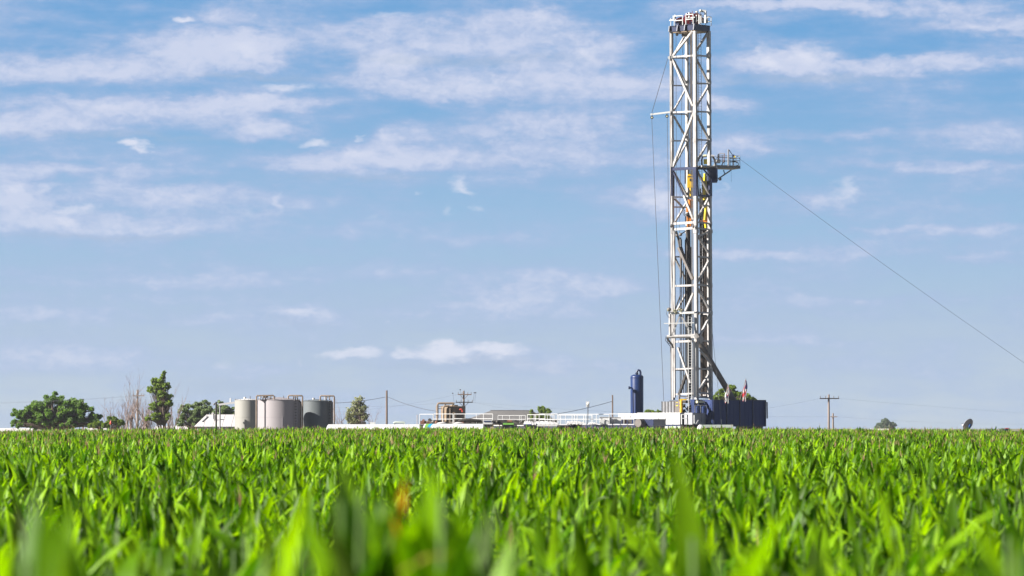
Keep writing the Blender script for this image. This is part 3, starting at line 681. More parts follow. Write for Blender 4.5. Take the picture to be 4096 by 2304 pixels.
# racking board
b = MB()
o = at(2868, 672, 463.2); A2 = Vector((.92, .38, 0)); B2 = Vector((-.38, .92, 0))
b.hexa(o, A2*3.15, B2*2.2, (0, 0, .36), GREYP); b.hexa(at(2808, 668, 462.7), A2*1.95, B2*1.6, (0, 0, .22), MASTW)
b.bar(at(2925, 680, 464.2), at(2873, 715, 463.6), .14, .14, GREYP); b.bar(at(2894, 680, 464.2), at(2900, 699, 464), .08, .08, DARK); b.ball(at(2880, 716, 463.6), .2, DARK)
rb = b.build('racking_board', rig)
z0 = o.z+.36
def rbp(u, v): return Vector((o.x, o.y, z0))+A2*u+B2*v
rail_panel([rbp(0, .03), rbp(.75, .03), rbp(1.45, .03), rbp(2.3, .03), rbp(3.1, .03)], rb, r=.03, m=LGREY, hts=(1.2, .9, .6), post=1.2)
rail_panel([rbp(3.1, .03), rbp(3.1, 1.1), rbp(3.1, 2.1), rbp(2.0, 2.1), rbp(1.0, 2.1), rbp(0, 2.1)], rb, r=.03, m=CLEANW, hts=(1.15, .6), post=1.15)
b = MB(); b.bar(at(2913, 664, 463.6), at(2913, 598, 463.6), .13, .13, GREYP); b.tube(at(2915, 598, 463.6), at(2934, 626, 463.6), .04, DARK, n=5); b.tube(at(2915, 600, 463.6), at(2928, 618, 463.6), .025, DARK, n=5); b.build('davit_post', rb)
b = MB(); b.hexa(at(2929, 628, 463.4), (.26, 0, 0), (0, .2, 0), (0, 0, .3), NAVY); b.hexa(at(2936, 630, 463.3), (.16, 0, 0), (0, .2, 0), (0, 0, .2), BYEL); b.build('escape_device', rb)
b = MB(); b.bar(at(2874, 652, 463.8), at(2874, 616, 463.8), .16, .12, DARK); b.tube(at(2876, 614, 463.8), at(2898, 614, 463.8), .05, LGREY, n=6); b.bar(at(2898, 614, 463.8), at(2895, 650, 463.8), .07, .06, RUST)
for i in range(5): b.tube(at(2877, 620+i*6, 463.8), at(2896, 620+i*6, 463.8), .015, GREYP, n=4)
b.build('windbreak_panel', rb)
b = MB(); b.path([at(2920, 648, 463.9), at(2940, 645, 463.9), at(2953, 652, 463.9), at(2954, 660, 463.9), at(2944, 664, 463.9)], .06, BLACK, n=6); b.path([at(2886, 664, 463.9), at(2892, 650, 463.9), at(2900, 645, 463.9)], .07, BLACK, n=6); b.build('hose', rb)
for x0 in (2920, 2934):
    b = MB(); b.bar(at(x0, 664, 464.6), at(x0, 633, 464.6), .08, .08, CLEANW); b.bar(at(x0, 634, 464.6), at(x0+14, 634, 464.6), .08, .08, CLEANW); b.bar(at(x0, 648, 464.6), at(x0+14, 648, 464.6), .06, .06, CLEANW); b.build('pipe_finger', rb)
b = MB(); b.tube(at(2925, 686, 464), at(2925, 728, 464), .015, DARK, n=4); b.build('hanging_rope', rb)
# navy brackets under the racking board
b = MB(); b.hexa(at(2841, 724, 463.6), (.85, .3, 0), (-.2, .6, 0), (0, 0, 1.55), NAVY); b.hexa(at(2846, 730, 463.3), (.72, .2, 0), (-.2, .6, 0), (0, 0, .4), NAVY)
b.bar(at(2812, 674, 462.9), at(2842, 712, 463.2), .16, .16, NAVY); b.bar(at(2826, 674, 462.9), at(2846, 694, 463.2), .14, .14, NAVY); b.bar(at(2868, 672, 463.2), at(2869, 724, 463.6), .14, .14, NAVY); b.build('navy_bracket', rb)
b = MB()
b.path([at(2808, 664, 463.2), at(2807, 640, 463.2), at(2810, 628, 463.2), at(2828, 624, 463.2)], .10, BLACK, n=8); b.tube(at(2812, 624, 463.1), at(2826, 623, 463.1), .16, CREAM, n=10)
b.path([at(2862, 662, 463.2), at(2859, 640, 463.2), at(2852, 628, 463.2), at(2846, 624, 463.2)], .12, BLACK, n=8); b.tube(at(2844, 623, 463.1), at(2857, 625, 463.1), .15, LGREY, n=10); b.build('service_loop_hose', rb)
b = MB(); b.hexa(at(2815, 656, 463.5), (.42, .1, 0), (0, .5, 0), (0, 0, .6), BYEL); b.hexa(at(2862, 652, 463.4), (.6, .1, 0), (0, .5, 0), (0, 0, .42), CLEANW); b.bar(at(2855, 664, 463.2), at(2866, 640, 463.2), .15, .15, CLEANW); b.build('pipe_handler_motor', rb)

# travelling block and top drive hang inside the mast
p = at(2762, 725, 464.6)
tb = thing('traveling_block', 'yellow travelling block hanging inside the navy collar of the mast', 'travelling block', at(2763, 784, 465.3))
b = MB()
zA, zB, zC = zat(752, 465.3), zat(708, 465.3), zat(694, 465.3)
b.hexa(Vector((p.x-.40, p.y-.3, zA)), (.80, 0, 0), (0, .6, 0), (0, 0, zB-zA), YEL)
b.tube(Vector((p.x-.02, p.y-.27, zB-.02)), Vector((p.x-.02, p.y+.27, zB-.02)), .39, YEL, n=20); b.build('block_body', tb)
b = MB(); b.hexa(Vector((p.x-.12, p.y-.34, zB-.55)), (.2, 0, 0), (0, .05, 0), (0, 0, .3), DARK); b.hexa(Vector((p.x-.35, p.y-.32, zB-.08)), (.66, 0, 0), (0, .03, 0), (0, 0, .12), DARK); b.build('side_plate', tb)
b = MB(); b.tube(at(2762, 750, 465.3), at(2763, 784, 465.3), .16, YEL, r1=.13, n=10); b.ball(at(2763, 788, 465.3), .16, DARK); b.build('hook', tb)
td = thing('top_drive', 'orange top drive hanging inside the mast below the yellow block', 'top drive', at(2757, 915, 465.4))
b = MB(); P = lambda x, y: at(x, y, 465.2)
b.hexa(P(2745, 848), (.58, 0, 0), (0, .5, 0), (0, 0, .55), ORG); b.hexa(P(2752, 832), (.62, 0, 0), (0, .5, 0), (0, 0, 1.05), ORG); b.hexa(P(2747, 890), (.55, 0, 0), (0, .5, 0), (0, 0, .9), ORG); b.hexa(P(2748, 914), (.2, 0, 0), (0, .4, 0), (0, 0, .75), ORG); b.hexa(P(2758, 905), (.18, 0, 0), (0, .4, 0), (0, 0, .45), ORG)
b.tube(P(2758, 800), P(2757, 836), .2, ORG, n=10); b.build('motor_housing', td)
b = MB(); b.ball(P(2750, 858), .22, DARK); b.hexa(P(2741, 888), (.14, 0, 0), (0, .3, 0), (0, 0, .75), DARK); b.hexa(P(2749, 870), (.4, -.1, 0), (0, .1, 0), (0, 0, .2), DARK); b.build('gearbox', td)
b = MB(); b.path([P(2745, 866), P(2735, 860), P(2731, 850), P(2735, 842), P(2742, 842)], .04, GREYST, n=6); b.path([P(2746, 862), P(2738, 856), P(2738, 848), P(2743, 845)], .035, GREYST, n=6); b.build('hose_loop', td)
bg2 = thing('hydraulic_hose_tray', 'bright yellow service hose bundle behind the right mast leg', 'hose bundle', at(2822, 893, 465.9))
b = MB(); P2 = lambda x, y: at(x, y, 465.6)
b.bar(P2(2820, 694), P2(2820, 725), .34, .2, BYEL); b.bar(P2(2822, 708), P2(2822, 754), .68, .25, BYEL); b.bar(P2(2819, 745), P2(2818, 800), .34, .2, BYEL); b.bar(P2(2826, 806), P2(2820, 880), .32, .2, BYEL); b.bar(P2(2821, 895), P2(2823, 912), .2, .2, BYEL); b.build('yellow_tray', bg2)
b = MB(); b.path([P2(2818, 700), P2(2824, 712), P2(2820, 730), P2(2824, 745)], .05, BLACK, n=5); b.path([P2(2826, 720), P2(2821, 735)], .05, BLACK, n=5); b.build('black_hose', bg2)
b = MB(); b.add([P2(2811, 880)+Vector((0, y_, 0)) for y_ in (0, .3)]+[P2(2831, 850)+Vector((0, y_, 0)) for y_ in (0, .3)]+[P2(2832, 888)+Vector((0, y_, 0)) for y_ in (0, .3)]+[P2(2814, 889)+Vector((0, y_, 0)) for y_ in (0, .3)],
      [(0, 2, 4, 6), (7, 5, 3, 1), (0, 1, 3, 2), (2, 3, 5, 4), (4, 5, 7, 6), (6, 7, 1, 0)], ORG); b.hexa(P2(2796, 890), (.5, 0, 0), (0, .3, 0), (0, 0, .3), RUST); b.build('orange_bracket', bg2)
# racked drill pipe
b = MB(); b.tube((0, 0, 0), (0, 0, 1), .085, PIPE, n=8)
for k in (.33, .66): b.tube((0, 0, k-.006), (0, 0, k+.006), .09, PIPE, n=8)
pm = bpy.data.meshes.new('drill_pipe'); pm.from_pydata(b.v, [], b.f); pm.materials.append(PIPE)
def pipe(px, y0, y1, s, group, label, rr=1.0):
    p0 = at(px, y1, s); p1 = at(px-rnd.uniform(0, 5), y0, s); d = p1-p0
    o = bpy.data.objects.new('drill_pipe', pm); C.objects.link(o); o.location = p0
    o.rotation_euler = d.to_track_quat('Z', 'Y').to_euler(); o.scale = (rr, rr, d.length); tag(o, label, 'drill pipe', group)
for i in range(30):
    pipe(2804+(i % 15)*2.1+rnd.uniform(-.5, .5), rnd.uniform(700, 830) if i > 5 else 905, 1592, 465.9+.3*(i//15)+rnd.uniform(0, .1), 'drill pipes racked in the right half of the mast', 'dark brown drill pipe in the dense rack behind the right face of the mast')
for i, px in enumerate((2716, 2722, 2729, 2736, 2742, 2748, 2763, 2768)):
    pipe(px+5, 960+rnd.uniform(-10, 60), 1575, 466.0+rnd.uniform(-.3, .3), 'drill pipes hanging behind the left mast face', 'thin dark pipe among the spaced ones behind the left face of the mast', .62)
for i in range(6):
    o = MB().tube(at(2751+i*2.6, 128, 465.2), at(2755+i*2.2, 700, 465.2), .022, CABLE, n=5).build('drilling_line'); tag(o, 'vertical wire line from the crown down to the yellow block', 'cable', 'drilling lines between crown and block')
for px0, px1, y1, lab in ((2704, 2706, 920, 'thin cable hanging inside the mast from the left crown pulley'), (2732, 2716, 1000, 'slanting thin cable inside the mast from the right crown pulley')):
    o = MB().tube(at(px0, 145, 464.8), at(px1, y1, 464.8), .028, CABLE, n=5).build('hoist_cable'); tag(o, lab, 'cable')
def sagline(name, p0, p1, sag, r, label, n=14, m=None, group=None, cat='cable'):
    pts = []
    for i in range(n+1):
        t = i/n; p = p0.lerp(p1, t); p.z -= sag*4*t*(1-t); pts.append(p)
    o = MB().path(pts, r, m or CABLE, n=5).build(name); return tag(o, label, cat, group)
sagline('tugger_cable', at(2607, 474, 465.4), at(2655, 1604, 464), .0, .03, 'long thin cable from the tip of the gin arm down to the grey screen')
sagline('tugger_cable', at(2669, 470, 465.4), at(2684, 1600, 464), .0, .03, 'thin cable from the inner pulley of the gin arm beside the left leg')
sagline('guy_wire', at(2957, 634, 463.8), at(4600, 1790, 467), .55, .018, 'long guy wire running down from the racking board to the right', n=30)
sagline('hanging_wire', at(2850, 1335, 464.5), at(2886, 1696, 461.5), .0, .022, 'thin wire hanging beside the right leg down over the navy windwall')

# ------------------------------------------------------------------ things at the foot of the rig
def block(parent, name, px, s, La_, Lb_, y0, y1, m, deg=41, zfix=None):
    a, b_ = dirs(deg); p = at(px, y1, s)
    z1 = zat(y0, s); z0_ = p.z if zfix is None else zfix
    return MB().hexa(Vector((p.x, p.y, z0_)), a*La_, b_*Lb_, (0, 0, z1-z0_), m).build(name, parent)
# navy windwall
ww = thing('windwall', 'large navy corrugated windwall box right of the mast foot', 'windwall', at(2950, 1706, 466))
S0 = 461.5; p = at(2853, 1700, S0); z1 = zat(1600, S0); z0 = zat(1704, S0)
LB = (3064-2853)/33.1/math.sin(TH)*1.06
b = MB(); b.hexa(Vector((p.x, p.y, z0)), UA*2.2, UB*LB, (0, 0, z1-z0), NAVYWALL)
n_ = 14
for i in range(n_):
    q = Vector((p.x, p.y, z0))+UB*(LB*(i+.5)/n_)-UA*.035; b.bar(q+UA*.05, q+UA*.05+UZ*(z1-z0), .16, .07, NAVYWALL, up=UA)
b.build('wall_panel', ww)
b = MB(); q = Vector((p.x, p.y, z0)); b.bar(q-UZ*.0+UZ*(z1-z0), q+UB*LB+UZ*(z1-z0), .16, .12, NAVY); b.bar(q, q+UB*LB, .16, .14, NAVY)
for i in range(5): q2 = q+UB*(LB*i/4)-UA*.06; b.bar(q2, q2+UZ*(z1-z0+.05), .1, .1, NAVY, up=UA)
b.build('wall_frame', ww)
b = MB(); b.bar(at(3069, 1674, S0+7.5), at(3068, 1608, S0+7.5), .16, .1, GREYP); b.bar(at(3062, 1612, S0+7.5), at(3070, 1612, S0+7.5), .06, .06, GREYP); b.build('door_edge', ww)
b = MB(); q = Vector((p.x, p.y, z0)); 
b.add([q+UZ*(z1-z0)-UB*.15, q+UZ*(z1-z0)+UA*.25-UB*.15, q+UA*1.3-UZ*.5-UB*.15, q-UZ*.9-UB*.15, q-UZ*.9, q+UZ*(z1-z0), q+UZ*(z1-z0)+UA*.25, q+UA*1.3-UZ*.5], [(0, 1, 2, 3), (7, 6, 5, 4), (0, 3, 4, 5), (1, 0, 5, 6), (2, 1, 6, 7), (3, 2, 7, 4)], BLUE); b.build('side_brace', ww)
# substructure / undercarriage (legs reach the pad)
sb = MB()
for a_, b_ in ((.3, .5), (.3, LB-.6), (1.9, LB-.6), (1.9, .5)):
    q = Vector((p.x, p.y, 0))+UA*a_+UB*b_; sb.bar(q, q+UZ*z0, .35, .35, DARK, up=UA)
sb.build('support_leg', ww)
b = MB()
for k in (LB-1.3, LB-2.6):
    q = Vector((p.x, p.y, 0))+UB*k; b.disc(q+UZ*(z0-.5)+UA*.2, UA, .5, .3, BLACK, hub=GREYP)
b.hexa(Vector((p.x, p.y, z0-.35))+UB*(LB-3.4)+UA*.2, UA*1.5, UB*3.2, (0, 0, .3), GREYST); b.build('axle', ww)
# drill floor (part of the rig): deck and substructure legs down to the pad
b = MB(); fl = at(2790, 1598, 463); a0 = Vector((fl.x, fl.y, 0))
b.hexa(a0+UA*-.8+UB*-.3+UZ*(zat(1600, 463)-.35), UA*4.9, UB*4.2, (0, 0, .3), DARK)
b.build('drill_floor', rig)
for a_, b_ in ((-.5, 0), (3.7, 0), (-.5, 3.6), (3.7, 3.6), (1.6, 1.8)):
    b = MB(); q = a0+UA*a_+UB*b_; b.bar(q, q+UZ*(zat(1600, 463)-.35), .45, .45, DARK, up=UA); b.build('substructure_leg', rig)
b = MB(); 
for _ in range(26):
    q = at(rnd.uniform(2728, 2776), rnd.uniform(1610, 1690), 464.0+rnd.uniform(0, 1.5)); sz = rnd.uniform(.12, .45)
    if rnd.random() < .5: b.hexa(q, UA*sz, UB*sz, (0, 0, sz*.8), rnd.choice([DARK, GREYST, BLACK, NAVY]))
    else: b.tube(q, q+Vector((rnd.uniform(-.6, .6), 0, rnd.uniform(-.6, .6))), .06, rnd.choice([DARK, GREYST, LGREY]), n=6)
b.build('floor_machinery', rig)
b = MB()
for a in (((2716, 1584), (2752, 1588)), ((2716, 1602), (2752, 1594)), ((2718, 1578), (2716, 1604))): b.bar(at(*a[0], 463.4), at(*a[1], 463.4), .22, .14, GREYST)
b.build('floor_beam', rig)
# grey screen and dark panel
g = thing('wind_screen', 'weathered grey screen box left of the mast foot', 'screen', at(2670, 1650, 463.5))
block(g, 'screen_panel', 2697, 462.4, 1.9, 1.4, 1606, 1651, GREYP)
b = MB()
for i in range(5):
    q = at(2697, 1651, 462.4)+UA*(i*1.88/4)-UB*.03; b.bar(q, q+UZ*1.38, .07, .07, DARK, up=UB)
b.build('screen_frame', g)
block(g, 'support_leg', 2690, 462.9, .3, .3, 1651, 1660, DARK, zfix=0)
g = thing('control_cabinet', 'dark cabinet with a yellow mark beside the yellow frame', 'cabinet', at(2708, 1650, 462))
block(g, 'cabinet_body', 2720, 461.8, .98, .6, 1604, 1650, GREYST)
b = MB(); q = at(2712, 1622, 461.55); b.bar(q, q+UA*.30+UZ*-.03, .03, .09, BYEL, up=UZ); q = at(2712, 1610, 461.55); b.bar(q, q+UA*.3, .03, .05, BYEL, up=UZ); b.build('yellow_mark', g)
block(g, 'support_leg', 2716, 462, .3, .3, 1650, 1660, DARK, zfix=0)
g = thing('yellow_frame', 'yellow upright frame between the dark cabinet and the ladder', 'frame', at(2725, 1655, 462.2))
b = MB(); q0, q1, q2 = at(2721, 1652, 461.7), at(2721, 1599, 461.7), at(2748, 1599, 462.2); b.bar(at(2725, 1652, 461.6), at(2725, 1601, 461.6), .28, .2, YEL, up=UA); b.bar(at(2718, 1600, 461.6), at(2730, 1601, 461.6), .2, .2, YEL); b.bar(at(2722, 1597, 462.6), at(2746, 1599, 462.6), .14, .14, YEL); b.build('frame_post', g)
block(g, 'support_leg', 2727, 462.2, .25, .25, 1652, 1660, DARK, zfix=0)
# blue drawworks house
g = thing('drawworks_house', 'royal blue machinery house with two drums below the mast', 'machinery house', at(2810, 1650, 463))
block(g, 'housing', 2777, 461.6, .6, 3.1, 1598, 1651, BLUE)
q = at(2790, 1608, 461.0); b = MB().hexa(q+UZ*-.12, UB*1.45, UA*.25, (0, 0, .28), CREAM); b.bar(q-UZ*.3+UB*.1, q-UZ*.3+UB*1.4, .2, .14, NAVY); b.build('light_bar', g)
for px_ in (2792, 2814):
    b = MB(); q = at(px_, 1649, 461.2); b.tube(q-UZ*.1, q+UZ*.6, .30, BLUE, n=16); b.ball(q+UZ*.6, .30, BLUE, n=12, sq=(1, 1, .5)); b.build('drum', g)
rail_panel([at(2780, 1650, 460.8), at(2802, 1650, 461.0), at(2827, 1650, 461.4)], g, r=.025, m=LGREY, hts=(.85,), post=.85)
b = MB(); b.bar(at(2843, 1640, 463), at(2844, 1610, 463), .06, .06, VRED); b.build('red_pipe', g)
block(g, 'support_leg', 2800, 462.2, .3, 1.2, 1651, 1660, DARK, zfix=0)
g = thing('panel_box', 'plain pale grey steel box below the royal blue machinery house', 'steel box', at(2806, 1697, 462))
block(g, 'box_body', 2769, 460.2, 1.2, 3.45, 1651, 1698, LGREY)
b = MB(); q = at(2805, 1690, 461.2)-UA*.04; b.bar(q, q+UZ*.9, .03, .04, GREYP, up=UA); b.bar(at(2783, 1696, 459.8), at(2793, 1680, 459.8), .12, .08, CLEANW); b.bar(at(2795, 1684, 460.4), at(2808, 1697, 460.4), .03, .03, DARK); b.bar(at(2777, 1694, 459.8), at(2777, 1660, 459.8), .1, .08, CLEANW); b.build('strut', g)
block(g, 'support_leg', 2772, 460.6, .4, 3.2, 1698, 1720, DARK, zfix=0)
# small white frame beside the long white box
g = thing('stair_frame', 'small white tubular frame between the long white box and the ladder', 'frame', at(2736, 1697, 461))
for y_ in (1659, 1673, 1697):
    pass
b = MB(); P3 = lambda x, y: at(x, y, 460.6)
for a in (((2726, 1658), (2746, 1657)), ((2726, 1674), (2747, 1673)), ((2726, 1657), (2727, 1697)), ((2746, 1657), (2748, 1697))): b.bar(P3(*a[0]), P3(*a[1]), .09, .09, CLEANW)
b.build('tube_frame', g)
block(g, 'motor', 2745, 461.0, .45, .5, 1676, 1696, DARK); block(g, 'support_leg', 2746, 461.2, .7, .6, 1697, 1720, DARK, zfix=0)
# long white panelled boxes
def panelbox(name, lab, px1, px0, s, y0, y1, depth, npan, m=CLEANW, deg=41, skid=True, gap=DARK):
    a, b_ = dirs(deg); La_ = (px1-px0)/33.2/math.cos(R(deg)); g = thing(name, lab, 'steel box', at((px0+px1)/2, y1, s+La_*.3))
    q = at(px1, y1, s); z0_, z1_ = q.z, zat(y0, s); q = Vector((q.x, q.y, z0_))
    MB().hexa(q, a*La_, b_*depth, (0, 0, z1_-z0_), GREYP).build('box_body', g)
    for i in range(npan):
        w = La_/npan; MB().hexa(q+a*(w*i+.035)-b_*.06+UZ*.04, a*(w-.07), b_*.058, (0, 0, z1_-z0_-.07), m).build('side_panel', g)
    b = MB(); 
    for i in range(npan-1):
        w = La_/npan; r_ = q+a*(w*(i+1))-b_*.09+UZ*(z1_-z0_)*.45; b.bar(r_-UZ*.12, r_+UZ*.12, .05, .04, GREYST, up=a)
    if npan > 2: b.build('latch', g)
    if skid:
        MB().hexa(Vector((q.x, q.y, 0))+a*.1+b_*.1, a*(La_-.2), b_*(depth-.2), (0, 0, z0_-.01), NAVY).build('skid', g)
    return g, q, a, b_, La_, z0_, z1_
g, q, a, b_, La_, z0_, z1_ = panelbox('panel_container', 'long bright white box of six tall panels left of the mast', 2722, 2554, 461.0, 1650, 1699, 2.4, 6, skid=False)
b = MB(); b.hexa(Vector((q.x, q.y, 0)), a*(La_-3.0), b_*2.3, (0, 0, z0_-.08), PGREEN)
for i in range(6): r_ = Vector((q.x, q.y, 0))+a*(i*.62)-b_*.05; b.bar(r_, r_+UZ*(z0_-.08), .08, .1, GREYP, up=a)
b.build('ribbed_skid', g)
MB().bar(q-b_*.05-UZ*.05, q+a*La_-b_*.05-UZ*.05, .1, .1, BLUE).build('sill', g)
panelbox('panel_container', 'short white panelled box behind the long one of six panels', 2549, 2474, 468.5, 1653, 1677, 2.0, 3)
panelbox('generator_box', 'navy box in front of the long white panelled box', 2616, 2566, 456.0, 1676, 1704, 2.2, 1, m=NAVY)
g = thing('horizontal_drum', 'grey horizontal drum beside the navy box', 'drum', at(2552, 1705, 456.5))
b = MB(); a, b_ = dirs(41); q = at(2556, 1692, 456.6); b.tube(q-b_*.2, q+b_*1.6, .50, GREYST, n=20); b.build('drum_shell', g); MB().hexa(Vector((q.x-.4, q.y, 0)), (.8, 0, 0), (0, .8, 0), (0, 0, q.z-.4), DARK).build('saddle', g)

# blue gas separator vessel
g = thing('gas_separator', 'tall upright navy blue vessel with a gooseneck pipe', 'pressure vessel', ground(2550, 470))
q = at(2548, 1650, 470); zt_ = zat(1507, 470); r_ = .79
b = MB(); b.lathe(q.x, q.y, [(0, .4), (r_, .4), (r_, zt_-.02), (r_*.985, zt_+.02), (r_*.9, zt_+.14), (r_*.6, zt_+.25), (0, zt_+.31)], BLUE, n=40); b.build('shell', g)
b = MB()
for y_ in (1513,): zz_ = zat(y_, 470); b.lathe(q.x, q.y, [(r_+.002, zz_), (r_+.03, zz_), (r_+.03, zz_+.08), (r_+.002, zz_+.08)], BLUE, n=40, smooth=False)
b.build('weld_band', g)
b = MB(); P4 = lambda x, y: at(x, y, 469.6); b.path([P4(2547, 1506), P4(2547, 1492), P4(2549, 1484), P4(2554, 1480), P4(2559, 1482), P4(2562, 1489), P4(2562, 1503)], .13, NAVY, n=10); b.tube(P4(2547, 1492), P4(2547, 1496), .2, NAVY, n=10); b.build('gooseneck', g)
b = MB(); P4 = lambda x, y: at(x, y, 469.0); b.path([P4(2516, 1552), P4(2526, 1551), P4(2530, 1555), P4(2531, 1565), P4(2532, 1700)], .11, BLUE, n=10); b.tube(P4(2514, 1551), P4(2519, 1551), .19, NAVY, n=10); b.build('side_pipe', g)
b = MB(); 
for i in range(4): a_ = i*1.57+.6; b.bar((q.x+.6*math.cos(a_), q.y+.6*math.sin(a_), 0), (q.x+.6*math.cos(a_), q.y+.6*math.sin(a_), .5), .2, .2, NAVY)
b.build('support_leg', g)

# flags
def flag(name, label, pole0, pole1, top, w, h, s, stripes):
    g = thing(name, label, 'flag', at(*pole0, s))
    MB().tube(at(*pole0, s), at(*pole1, s), .03, PWOOD, n=6).build('pole', g)
    nx, ny = 14, 18; b = MB(); t0 = at(*top, s); vs = []
    for j in range(ny+1):
        for i in range(nx+1):
            u = i/nx; v = j/ny
            # cloth hangs limp: wide at the hem, gathered at the top
            wd = w*(.16+.62*v**.5-.22*v**3); x = t0.x-.13*h*v-wd*.25+wd*u+.05*math.sin(v*7); yy = t0.y+.10*math.sin(u*15+v*3)*(.3+v)
            vs.append((x+.04*math.sin(v*9+u*4), yy, t0.z-h*v-.10*math.sin(u*9)*v))
    for j in range(ny):
        for i in range(nx):
            k = j*(nx+1)+i
            if stripes: m = FBLU if (j < 8 and i > 2) else (FRED if ((i+j) // 3 % 2 == 0) else FWHT)
            else: m = FRED if (j > 1 and (i+j) % 13 == 5) else (FBLU if (10 < j < 14 and 5 < i < 10) or (i == 1 and j % 3 == 0) else FWHT)
            b.add([vs[k], vs[k+1], vs[k+nx+2], vs[k+nx+1]], [(0, 1, 2, 3)], m, False)
    o = b.build('cloth', g); return g
flag('white_flag', 'white limp flag with red and dark marks on the navy windwall', (2899, 1606), (2912, 1534), (2911, 1540), .75, 2.1, 460.6, False)
flag('national_flag', 'limp red white and blue striped flag with a dark canton', (2959, 1600), (2984, 1514), (2983, 1520), .66, 2.5, 461.8, True)

# ------------------------------------------------------------------ storage tanks
def storage_tank(label, px0, px1, ytop, s, m, group='grey steel storage tanks left of the pad', hatch=True):
    c = at((px0+px1)/2, ytop, s); r = (px1-px0)/2/F*s
    g = thing('storage_tank', label, 'storage tank', (c.x, c.y, 0), group); zt_ = c.z
    MB().lathe(c.x, c.y, [(r*1.02, 0), (r*1.02, .1), (r, .12), (r, zt_), (r*1.015, zt_), (r*1.015, zt_+.06), (r, zt_+.07)], m, n=56).build('shell', g)
    MB().lathe(c.x, c.y, [(r*1.0, zt_+.055), (r*.5, zt_+.055+r*.08), (0, zt_+.055+r*.13)], TARP if m is TANKA else m, n=56).build('roof', g)
    b = MB()
    for k in range(1, 3): zz_ = zt_*k/3; b.lathe(c.x, c.y, [(r+.002, zz_), (r+.012, zz_), (r+.012, zz_+.03), (r+.002, zz_+.03)], m, n=56, smooth=False)
    b.build('weld_seam', g)
    b = MB(); n_ = 18
    for i in range(n_):
        a_ = 2*math.pi*i/n_; p = Vector((c.x+r*.97*math.cos(a_), c.y+r*.97*math.sin(a_), zt_+.05)); b.tube(p, p+UZ*.16, .025, GREYST, n=5)
    b.tube((c.x-.2*r, c.y, zt_+.1), (c.x-.2*r, c.y, zt_+.45), .16, WHITE, n=10); b.tube((c.x+.25*r, c.y-.5*r, zt_+.05), (c.x+.25*r, c.y-.5*r, zt_+.55), .05, GREYST, n=8)
    b.build('roof_fitting', g)
    return g, c, r, zt_
gA, cA, rA, zA_ = storage_tank('warm light grey storage tank, the nearest to the white roofed shed', 939, 1040, 1602, 493, TANKA)
gB, cB, rB, zB_ = storage_tank('wide pinkish grey storage tank in the middle of the three', 1031, 1200, 1601, 481, TANKB)
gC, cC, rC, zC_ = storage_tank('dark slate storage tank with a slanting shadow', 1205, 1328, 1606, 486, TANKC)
def pipeloop(parent, pts, r, m): MB().path(pts, r, m, n=10).build('pipe', parent)
def standpipe(parent, x_, s, ytop, xs, m, r=.10, dy=2):
    """riser up the tank, across the top and down again"""
    P = lambda x, y: at(x, y, s)
    b = MB(); base = P(x_, 1700); base.z = .1
    b.path([base, P(x_, ytop+4), P(x_-(1 if xs < x_ else -1)*2, ytop+1), P(xs+(3 if xs < x_ else -3), ytop), P(xs, ytop+3), P(xs, ytop+22)], r, m, n=10); b.build('riser_pipe', parent)
standpipe(gB, 1026, 478.5, 1582, 1096, TPIPE); standpipe(gB, 1210, 479.5, 1582, 1153, TPIPE); standpipe(gC, 1337, 484.5, 1583, 1281, TPIPE)
for par, x_, s in ((gB, 1203, 480.3), (gC, 1329, 485.2)):
    b = MB(); bs = at(x_, 1700, s); bs.z = .1; b.path([bs, at(x_, 1610, s), at(x_-3, 1606, s), at(x_-8, 1606, s+.3)], .1, TPIPE, n=8)
    b.build('overflow_pipe', par)
for par, xs, s in ((gB, (1040, 1052, 1062, 1083), 478.8), (gB, (1174, 1182, 1190), 479.8), (gC, (1300, 1306, 1318), 484.9)):
    b = MB()
    for x_ in xs: b.tube(at(x_, 1583, s), at(x_, 1601, s), .07, TPIPE if x_ % 4 else WHITE, n=6)
    b.bar(at(xs[0], 1590, s), at(xs[-1], 1590, s), .05, .05, GREYST); b.build('catwalk_rail', par)
b = MB(); b.hexa(at(1052, 1592, 479), (.6, 0, 0), (0, .4, 0), (0, 0, .32), DARK); b.build('valve_box', gB)
b = MB(); b.bar(at(1040, 1599, 479.3), at(1200, 1601, 480), .9, .06, GREYST); b.build('catwalk', gB)
for par, c, r, az0, zt_ in ((gB, cB, rB, -.66, zB_), (gC, cC, rC, -.60, zC_)):
    b = MB(); a_ = az0; 
    rad = Vector((math.cos(a_), math.sin(a_), 0)); tan = Vector((-rad.y, rad.x, 0)); q = Vector((c.x, c.y, 0))+rad*(r+.12)
    b.tube(q-tan*.22, q-tan*.22+UZ*(zt_+.1), .03, par is gB and TANKB or TANKC, n=5); b.tube(q+tan*.22, q+tan*.22+UZ*(zt_+.1), .03, par is gB and TANKB or TANKC, n=5)
    for i in range(int(zt_/.36)): b.tube(q-tan*.22+UZ*(.2+i*.36), q+tan*.22+UZ*(.2+i*.36), .03, DARK, n=4)
    b.build('ladder', par)
b = MB(); q = Vector((cB.x+rB*math.cos(-1.35), cB.y+rB*math.sin(-1.35), 0)); b.bar(q+UZ*.1, q+UZ*(zat(1665, 478)), .03, .05, TANKB, up=UA); b.build('bracket', gB)
o = MB().bar(at(874, 1619, 497), at(945, 1609, 497), .22, .25, TARP).bar(at(922, 1612, 497), at(922, 1592, 497), .12, .12, TARP).bar(Vector((at(880, 1619, 497).x, 497, 0)), at(880, 1619, 497), .14, .14, GREYP).build('elevated_pipe'); tag(o, 'pale sloping elevated pipe left of the warm grey tank', 'pipe')

